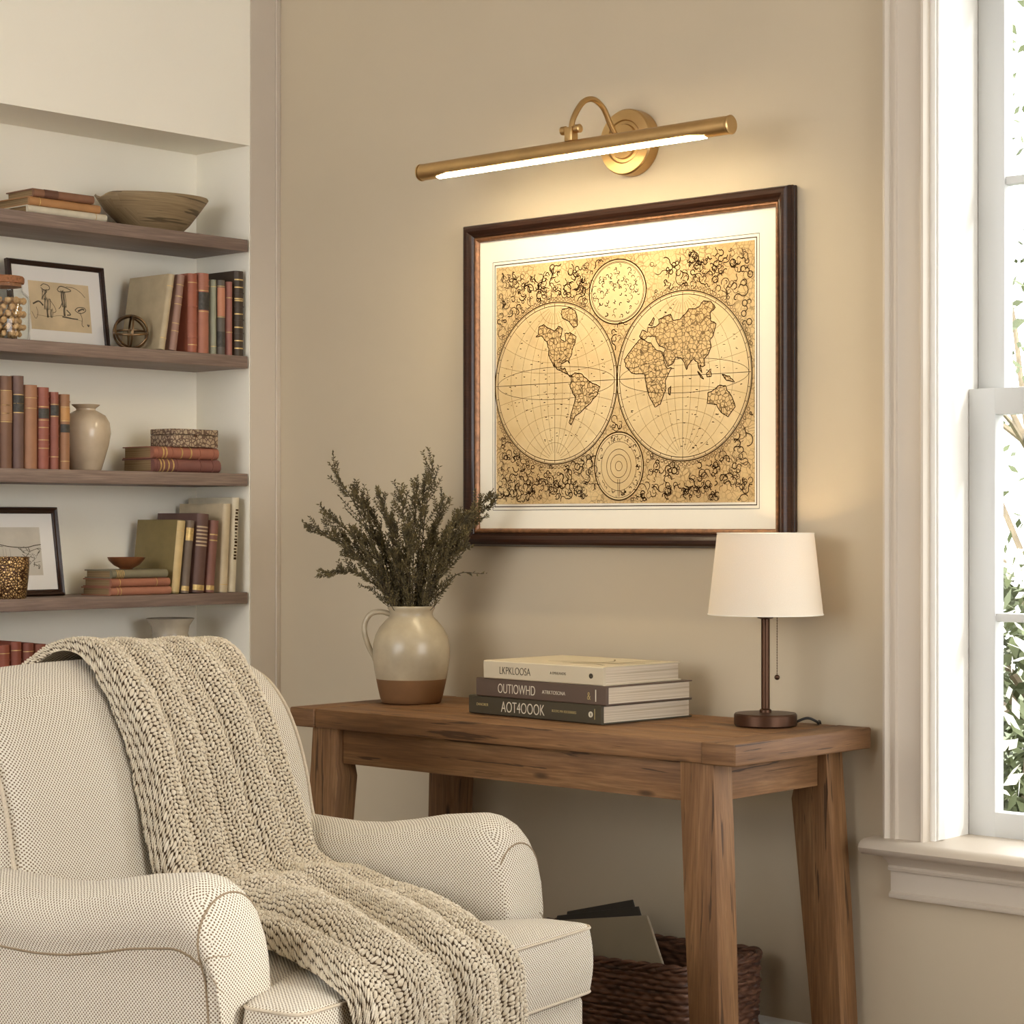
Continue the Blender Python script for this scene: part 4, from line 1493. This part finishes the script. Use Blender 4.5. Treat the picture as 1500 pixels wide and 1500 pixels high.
# inner wall back down
for v in np.linspace(1, 0.02, 60):
    z = .004 + v * (BHt - .012)
    rowf = v * rows
    ri = int(min(rows - 1, rowf))
    cr = abs(math.sin(PI * (rowf - ri)))
    stake = np.sin(2 * PI * uu / NU * 44 + PI * ri + ph[ri] * .5)
    p = q + nm * (-.012 * (1 - v) - .008 - cr * (.002 - .0018 * stake))[:, None]
    dip = -.010 * v * np.exp(-((np.abs(q[:, 0]) - 0) / (BL * .33)) ** 2) * (np.abs(q[:, 1]) > BD * .3)
    rings.append(np.stack([p[:, 0], p[:, 1], np.full(NU, z) + dip], 1))
Vv = np.concatenate(rings)
nr = len(rings)
F = []
for a in range(nr - 1):
    i = np.arange(NU)
    F.append(np.stack([a * NU + i, a * NU + (i + 1) % NU, (a + 1) * NU + (i + 1) % NU, (a + 1) * NU + i], 1))
F = np.concatenate(F)
me = bpy.data.meshes.new('woven_wall')
me.from_pydata(Vv.tolist(), [], F.tolist())
link('woven_wall', me, M['rattan'], bk, 180)
b = MB()
q2, nm2, _ = rrect(BL / 2 - .006, BD / 2 - .006, .045, 240)
rim = []
for s in (0, 1):
    pts = []
    for i in range(241):
        k = i % 240
        a = i * .55 + s * PI
        dip = -.010 * math.exp(-((abs(q2[k][0])) / (BL * .33)) ** 2) * (abs(q2[k][1]) > BD * .3)
        pts.append((q2[k][0] + nm2[k][0] * .004 * math.cos(a), q2[k][1] + nm2[k][1] * .004 * math.cos(a), BHt - .006 + .004 * math.sin(a) + dip))
    b.tube(pts, .0052, 6, False)
b.done('braided_rim', M['rattan'], bk, 80)
MB().box(-BL / 2 + .03, BL / 2 - .03, -BD / 2 + .03, BD / 2 - .03, .003, .012).done('basket_bottom', M['rattan'], bk, None)

# folders standing in the basket
M['folder'] = plain('grey_beige_board', lin(150, 136, 112), .7, var=.05)
M['folderdark'] = plain('dark_binder_board', lin(52, 46, 38), .6, var=.1)


def folder(label, x0, x1, zt, y, lean_y, slant, mat, th=.006):
    """A board leaning in the basket: bottom edge on the basket floor, right edge slanted."""
    r = thing('folder', label, 'folder', (0, 0, 0), (0, 0, 0), 'folders in the basket')
    zb = .0135
    b = MB()
    def quad(d):
        return [(x0, y + d, zb), (x1 + slant, y + d, zb), (x1, y + d + lean_y, zt + .004), (x0, y + d + lean_y, zt - .045)]
    A, B = quad(0), quad(th)
    b.hexa(A, B, .001, 1)
    b.done('cover_board', mat, r, 30)
    A, B = quad(th + .0006), quad(th + .006)
    sh_ = lambda Q: [(x - .004 * (1 if k in (1, 2) else -1), yv, z - (.004 if k > 1 else -.002)) for k, (x, yv, z) in enumerate(Q)]
    MB().hexa(sh_(A), sh_(B)).done('paper_sheaf', M['pages'], r, None)
    return r


folder('grey beige folder leaning at the front of the basket', 1.10, 1.392, .350, -.245, .065, .205, M['folder'])
folder('dark folder standing behind the grey beige folder in the basket', 1.10, 1.335, .357, -.205, .065, .2, M['folderdark'])
folder('dark folder at the back of the basket, near the wall', 1.10, 1.290, .362, -.165, .06, .2, M['folderdark'])

# ------------------------------------------------------------------ armchair (local frame: x forward, y towards the picture wall)
ch = thing('armchair', 'oatmeal woven armchair with rolled arms and T-shaped seat cushion', 'armchair', (1.8325, -1.215, 0), (0, 0, math.atan2(.1569, .9876)))
FAB = M['fab']


def arm(sy):
    st = [(-.90, .635), (-.80, .632), (-.70, .626), (-.60, .620), (-.52, .617), (-.45, .621), (-.38, .632), (-.31, .646), (-.26, .652), (-.22, .656), (-.195, .653), (-.172, .642), (-.155, .625), (-.142, .600), (-.133, .570), (-.127, .530), (-.125, .48)]
    st = [(x - (.016 if sy > 0 else 0), h) for x, h in st]
    dxa = .016 if sy > 0 else 0
    xs = np.array([s[0] for s in st]); hs = np.array([s[1] for s in st])
    rings = []
    c, hw = .410, .074

    def inset_at(x):
        k = max(0, (x + dxa + .19) / .065)
        return .018 * (1 - math.sqrt(max(0, 1 - min(1, k) ** 2)))

    def roll(x, ang, off=0.0):
        h = float(np.interp(x, xs, hs))
        r_ = hw - inset_at(x)
        zc = max(.40, h - r_ * .95)
        return (x, sy * (c + (r_ + off) * math.cos(R(ang))), zc + (r_ + off) * .95 * math.sin(R(ang)))
    for x, h in st:
        ins_ = inset_at(x)
        ring = [(x, sy * (c + .064 - ins_), .11)]
        for z in (.2, .3, .4, .48):
            ring.append((x, sy * (c + .064 - ins_), min(z, h - .1)))
        ring += [roll(x, -32 + 212 * i / 14) for i in range(15)]
        for z in (.42, .34, .2, .11):
            ring.append((x, sy * (c - .072 + ins_), min(z, h - .1)))
        rings.append(ring)
    b = MB()
    b.grid(rings, True, True, True)
    o = b.done('arm', FAB, ch, 70)
    # welt following the roll along the outer side, then the seam round the front panel
    side = [roll(x, -33, .0006) for x in np.linspace(-.88, -.165, 40)]
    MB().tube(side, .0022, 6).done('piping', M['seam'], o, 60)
    over = [roll(-.160, a_, .0004) for a_ in np.linspace(150, -20, 30)]
    down = [(-.160 + .03 * (k / 20) ** .7, sy * (c + .064 - inset_at(-.160 + .03 * (k / 20) ** .7) + .0008), .545 - .42 * k / 20) for k in range(2, 21)]
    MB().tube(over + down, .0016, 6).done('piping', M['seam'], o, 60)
    for a0, a1, x0, x1 in ((-12, 62, -.150, -.130), (-26, 30, -.146, -.1265)):
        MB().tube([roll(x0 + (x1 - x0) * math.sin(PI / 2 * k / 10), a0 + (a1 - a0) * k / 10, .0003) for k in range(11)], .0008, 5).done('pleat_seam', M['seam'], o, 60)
    return o


arm(-1)
arm(1)


# backrest
def backrest():
    prof = [(-.56, .30), (-.582, .42), (-.604, .52), (-.630, .62), (-.652, .72), (-.680, .80), (-.715, .865), (-.760, .915), (-.815, .942), (-.870, .945), (-.925, .925), (-.962, .885), (-.982, .82), (-.992, .70), (-.998, .5), (-1.0, .11), (-.70, .11), (-.60, .2)]
    pr_ = catmull(prof + prof[:1], 90)[:-1]
    ctr = np.array([-.80, .60])
    rings = []
    HW, SO = .405, .010
    for s in np.concatenate([[-HW], -HW + .05 * (1 - np.cos(np.linspace(.25, PI / 2, 6))), np.linspace(-HW + .09, HW - .09, 22), HW - .05 * (1 - np.cos(np.linspace(PI / 2, .25, 6))), [HW]]):
        e = max(0, (abs(s) - (HW - .05)) / .05)
        inset = .045 * (1 - math.sqrt(max(0, 1 - min(1, e) ** 2)))
        d = pr_ - ctr
        L = np.linalg.norm(d, axis=1)[:, None]
        p = pr_ - d / L * inset
        # crest drops a little to the corners, front face is softly padded
        zdrop = .018 * (abs(s) / HW) ** 3 * np.clip((p[:, 1] - .7) / .25, 0, 1)
        pad = .012 * (1 - (s / HW) ** 2) * np.exp(-((p[:, 1] - .68) / .2) ** 2) * (p[:, 0] > -.78)
        rings.append([(float(a + q_), float(s + SO), float(c - z_)) for (a, c), z_, q_ in zip(p, zdrop, pad)])
    b = MB()
    b.grid(rings, True, True, True)
    o = b.done('backrest', FAB, ch, 60)
    for sgn in (-1, 1):
        pts = []
        for a, c in pr_[6:52]:
            d = np.array([a, c]) - ctr
            d /= np.linalg.norm(d)
            z_ = .018 * (.97) ** 3 * min(1, max(0, (c - .7) / .25))
            pts.append((a - d[0] * .018, SO + sgn * (HW - .004), c - d[1] * .018 - z_))
        MB().tube(pts, .0038, 8).done('piping', M['piping'], o, 60)
    return o


backrest()


# seat cushion (T shape)
def cushion():
    pts = [(-.006, -.43), (-.006, .43), (-.118, .43), (-.118, .333), (-.60, .333), (-.60, -.333), (-.118, -.333), (-.118, -.43)]
    rad = [.03, .03, .018, .01, .03, .03, .01, .018]
    outl = []
    n = len(pts)
    for i in range(n):
        p0, p1, p2 = Vector(pts[i - 1]), Vector(pts[i]), Vector(pts[(i + 1) % n])
        a, c = (p0 - p1).normalized(), (p2 - p1).normalized()
        A, C_ = p1 + a * rad[i], p1 + c * rad[i]
        for k in range(7):
            t_ = k / 6
            q_ = A * (1 - t_) ** 2 + p1 * 2 * t_ * (1 - t_) + C_ * t_ ** 2
            outl.append((q_.x, q_.y))
    # resample
    P = np.array(outl + outl[:1])
    d = np.concatenate([[0], np.cumsum(np.linalg.norm(np.diff(P, axis=0), axis=1))])
    s = np.linspace(0, d[-1], 240, endpoint=False)
    P = np.stack([np.interp(s, d, P[:, 0]), np.interp(s, d, P[:, 1])], 1)
    tn = np.roll(P, -1, 0) - np.roll(P, 1, 0)
    tn /= np.linalg.norm(tn, axis=1)[:, None]
    nm_ = np.stack([-tn[:, 1], tn[:, 0]], 1)
    if ((P + nm_ * .01 - P.mean(0)) ** 2).sum() > ((P - P.mean(0)) ** 2).sum():
        nm_ = -nm_
    ctr = np.array([-.2, 0])
    rings = []

    def top(t_, z):
        q_ = ctr + (P - ctr) * t_
        cr = .026 * (1 - t_ ** 2.2)
        return [(a, c, z + cr) for a, c in q_]
    def bot(t_):
        q_ = ctr + (P - ctr) * t_
        return [(a, c, .338) for a, c in q_]
    rings += [bot(t_) for t_ in (.02, .5, .9, .97)]
    bul = lambda z: .008 * math.sin(PI * (z - .338) / .127)
    for z in np.linspace(.343, .460, 12):
        rings.append([(a, c, z) for a, c in P - nm_ * bul(z)])
    rings.append([(a, c, .465) for a, c in P + nm_ * .003])
    rings += [top(t_, .466) for t_ in np.linspace(.985, .02, 22)]
    b = MB()
    b.grid(rings, True, True, True)
    o = b.done('seat_cushion', FAB, ch, 70)
    for z in (.4615, .345):
        loop = [(a, c, z) for a, c in P - nm_ * .0015]
        MB().tube(loop + loop[:1], .0028, 6, False).done('piping', M['piping'], o, 60)


cushion()
b = MB()
b.box(-.98, -.03, -.337, .337, .10, .337, .012, 3)
b.box(-.12, -.024, -.425, .425, .10, .334, .012, 3)
b.done('seat_base', FAB, ch, 40)
for sx in (-.09, -.92):
    for sy in (-.4, .4):
        MB().lathe([(0, 0), (.016, 0), (.018, .01), (.028, .1), (.028, .112), (0, .112)], 20, (sx, sy, 0)).done('leg', M['frame'], ch, 40, 2)

# ------------------------------------------------------------------ knitted throw
def throw():
    # rows: left (f, s, z), right (f, s, z), in the armchair's frame
    rows = [((-1.012, -.06, .78), (-1.012, .33, .78)),
            ((-.985, -.055, .89), (-.985, .35, .88)),
            ((-.90, -.055, .953), (-.90, .365, .943)),
            ((-.81, -.075, .955), (-.81, .345, .948)),
            ((-.735, -.098, .905), (-.735, .312, .90)),
            ((-.675, -.104, .815), (-.675, .307, .812)),
            ((-.640, -.108, .72), (-.640, .315, .715)),
            ((-.612, -.112, .63), (-.612, .328, .63)),
            ((-.580, -.112, .555), (-.585, .332, .56)),
            ((-.520, -.125, .512), (-.52, .328, .525)),
            ((-.42, -.155, .505), (-.42, .315, .51)),
            ((-.26, -.215, .502), (-.27, .268, .503)),
            ((-.13, -.272, .494), (-.12, .168, .496)),
            ((-.035, -.318, .483), (-.03, .098, .485)),
            ((.012, -.330, .455), (.014, .106, .457)),
            ((.022, -.334, .39), (.024, .110, .39)),
            ((.026, -.337, .27), (.028, .112, .27)),
            ((.028, -.34, .17), (.03, .11, .16))]
    Lr = np.array([r_[0] for r_ in rows]); Rr = np.array([r_[1] for r_ in rows])
    NB = 1320
    NA = 350
    ncol = 54
    cv = .0082

    def resample(C_):
        return catmull(C_, 3000)
    Lc, Rc = resample(Lr), resample(Rr)
    mid = (Lc + Rc) / 2
    d = np.concatenate([[0], np.cumsum(np.linalg.norm(np.diff(mid, axis=0), axis=1))])
    tot = d[-1]
    sB = np.linspace(0, tot, NB)
    Lc = np.stack([np.interp(sB, d, Lc[:, k]) for k in range(3)], 1)
    Rc = np.stack([np.interp(sB, d, Rc[:, k]) for k in range(3)], 1)
    tt = np.linspace(0, 1, NA)
    # the hems are rolled: the outer columns turn through a quarter circle down to the chair
    zone, we = .085, .045
    a = np.empty(NA); lift_f = np.ones(NA)
    for k, x in enumerate(tt):
        m_ = min(x, 1 - x)
        if m_ < zone:
            ph_ = m_ / zone * PI / 2
            am = we * (1 - math.cos(ph_))
            lift_f[k] = math.sin(ph_)
        else:
            am = we + (m_ - zone) / (.5 - zone) * (.5 - we)
        a[k] = am if x < .5 else 1 - am
    B = Lc[:, None, :] * (1 - a)[None, :, None] + Rc[:, None, :] * a[None, :, None]

    def normals(S_):
        n_ = np.cross(np.gradient(S_, axis=1), np.gradient(S_, axis=0))
        n_ /= np.linalg.norm(n_, axis=2)[:, :, None] + 1e-12
        return n_ if n_[NB // 3, NA // 2, 0] > 0 else -n_
    N = normals(B)
    bb = (sB / tot)[:, None]
    A = a[None, :]
    seat = 1 / (1 + np.exp(-(bb - .56) / .035))
    # longitudinal folds: centre, half width and height on the back, then on the seat
    folds = [(.085, .12, .032, .09, .12, .022), (.315, .135, .031, .29, .15, .042), (.52, .11, .014, .50, .10, .016), (.69, .11, .019, .68, .14, .040), (.89, .14, .014, .90, .13, .022)]
    H_ = np.zeros((NB, NA))
    for k, (p0, w0, h0, p1, w1, h1) in enumerate(folds):
        pos = p0 + (p1 - p0) * seat + .016 * np.sin(8 * bb + k * 1.7)
        w = w0 + (w1 - w0) * seat
        hh = h0 * (1 + .35 * np.sin(7 * bb + 2.1 * k)) * (1 - seat) + h1 * seat * (1 + .25 * np.sin(11 * bb + k))
        H_ = np.maximum(H_, hh * np.sqrt(np.clip(1 - ((A - pos) / w) ** 2, 0, 1)))
    ker = np.hanning(11); ker /= ker.sum()
    H_ = np.apply_along_axis(lambda r_: np.convolve(np.pad(r_, 5, 'edge'), ker, 'valid'), 1, H_)
    H_ += .020 * np.exp(-((bb - .535) / .035) ** 2) * (.4 + .6 * np.sin(PI * A) ** .5)
    H_ += .005 * np.sin(22 * bb + 5 * A) * seat * np.sin(PI * A)
    H_ *= 1 - .55 * np.clip((bb - .86) / .1, 0, 1)
    H_ *= 1 - .72 * np.exp(-((bb - .15) / .10) ** 2)
    T0 = B + N * ((.0085 + H_) * lift_f[None, :] + .0042)[:, :, None]
    N2 = normals(T0)
    # stitches keep their size over the folds: columns and rows follow the arc length of the sheet
    la = np.linalg.norm(np.diff(T0, axis=1), axis=2)
    U = np.concatenate([np.zeros((NB, 1)), np.cumsum(la, 1)], 1)
    U = (U - U[:, NA // 2:NA // 2 + 1]) / .0108 + 60
    lb = np.linalg.norm(np.diff(T0, axis=0), axis=2)
    ks = np.hanning(41); ks /= ks.sum()
    lb = np.apply_along_axis(lambda r_: np.convolve(np.pad(r_, 20, 'edge'), ks, 'valid'), 1, lb)
    Vv = np.concatenate([np.zeros((1, NA)), np.cumsum(lb, 0)], 0) / cv
    dU = .15 * np.sin(Vv * 1.7 + U * 2.3) + .28 * np.sin(Vv * .21 + U * .33) + .2 * np.sin(Vv * .083 - U * .71)
    dV = .16 * np.sin(Vv * 2.1 - U * 1.9) + .45 * np.sin(U * .57 + Vv * .05) + .3 * np.sin(U * 1.31 - Vv * .11)
    U, Vv = U + dU, Vv + dV
    colI = np.floor(U)
    fu = U - colI - .5
    vv = Vv + .5 * (colI % 2)
    fv = vv - np.floor(vv) - .5
    sl = fu * .7
    fv2 = fv + sl
    fv2 = fv2 - np.round(fv2)
    st = np.clip(1 - (fu / .53) ** 2 - (fv2 / .53) ** 2, 0, 1) ** .7 * (.65 + .6 * np.abs(np.sin(colI * 12.99 + np.floor(vv) * 78.2)))
    T = T0 + N2 * (.0050 * st)[:, :, None]
    Bt = B + N * (.0032 + np.maximum(0, H_ * .5) * lift_f[None, :])[:, :, None]
    nv = NB * NA
    V = np.concatenate([T.reshape(-1, 3), Bt[::3, ::3].reshape(-1, 3)])
    idx = np.arange(nv).reshape(NB, NA)
    F = np.stack([idx[:-1, :-1], idx[:-1, 1:], idx[1:, 1:], idx[1:, :-1]], -1).reshape(-1, 4)
    nb2, na2 = len(range(0, NB, 3)), len(range(0, NA, 3))
    id2 = (np.arange(nb2 * na2) + nv).reshape(nb2, na2)
    F2 = np.stack([id2[:-1, :-1], id2[1:, :-1], id2[1:, 1:], id2[:-1, 1:]], -1).reshape(-1, 4)
    # hem strips that close the two layers
    hems = []
    def strip(top_ids, bot_ids):
        step = 3
        for k in range(len(bot_ids) - 1):
            t0 = top_ids[k * step:(k + 1) * step + 1]
            for q_ in range(len(t0) - 1):
                hems.append((int(t0[q_]), int(t0[q_ + 1]), int(bot_ids[k])))
            hems.append((int(t0[-1]), int(bot_ids[k + 1]), int(bot_ids[k])))
    strip(idx[:, 0], id2[:, 0]); strip(idx[:, NA - 1], id2[:, -1]); strip(idx[0], id2[0]); strip(idx[NB - 1], id2[-1])
    faces = F.tolist() + F2.tolist() + [list(h) for h in hems]
    me = bpy.data.meshes.new('knitted_throw')
    me.from_pydata(V.tolist(), [], faces)
    uvl = me.uv_layers.new(name='UVMap')
    uvv = np.zeros((len(V), 2), np.float32)
    uvv[:nv, 0] = U.ravel(); uvv[:nv, 1] = Vv.ravel()
    uvv[nv:, 0] = np.repeat(np.linspace(0, ncol, na2)[None], nb2, 0).ravel()
    uvv[nv:, 1] = np.repeat(np.linspace(0, NB / 4, nb2)[:, None], na2, 1).ravel()
    li = np.empty(len(me.loops), np.int32)
    me.loops.foreach_get('vertex_index', li)
    # straighten the stitch phase per column inside the shader: raw column/row coordinates
    uvv[:nv, 1] = Vv.ravel()
    uvl.data.foreach_set('uv', uvv[li].ravel())
    # cream yarn; dark stitch gaps are part brown strand, part shade painted in
    t = NT('two_tone_gap_shaded_yarn')
    tc = t.n('ShaderNodeTexCoord')
    sp = t.n('ShaderNodeSeparateXYZ')
    t.l(tc.outputs['UV'], sp.inputs[0])
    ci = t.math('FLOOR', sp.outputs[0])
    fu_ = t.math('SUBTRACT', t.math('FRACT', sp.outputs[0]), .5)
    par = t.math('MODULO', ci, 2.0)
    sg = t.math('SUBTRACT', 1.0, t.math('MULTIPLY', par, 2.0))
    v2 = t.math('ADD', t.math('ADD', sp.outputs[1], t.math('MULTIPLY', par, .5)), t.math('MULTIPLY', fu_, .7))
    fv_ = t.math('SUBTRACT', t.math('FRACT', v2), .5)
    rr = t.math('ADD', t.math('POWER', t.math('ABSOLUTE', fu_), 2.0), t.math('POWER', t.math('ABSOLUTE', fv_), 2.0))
    n1 = t.noise(t.coords('UV', (1, 1, 1)), .8, 3)
    n2 = t.noise(t.coords('Object', (1, 1, 1)), 500, 3)
    lum = t.ramp(n1, [(.3, lin(204, 188, 162)), (.5, lin(226, 214, 190)), (.7, lin(238, 229, 210))])
    lum = t.mix(t.math('MULTIPLY', n2, .3), lum, lin(150, 128, 98))
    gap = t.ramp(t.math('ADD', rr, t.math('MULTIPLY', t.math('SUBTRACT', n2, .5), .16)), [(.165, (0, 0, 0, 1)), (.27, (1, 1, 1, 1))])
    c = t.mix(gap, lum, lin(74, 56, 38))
    t.set(c, .95, 0, .1)
    t.b.inputs['Sheen Weight'].default_value = .15
    t.bump(n2, .5, .002)
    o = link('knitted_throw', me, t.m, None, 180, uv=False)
    o.location = ch.location
    o.rotation_euler = ch.rotation_euler
    tag(o, 'chunky beige knitted throw draped over the armchair back and seat', 'throw')
    return o


throw()
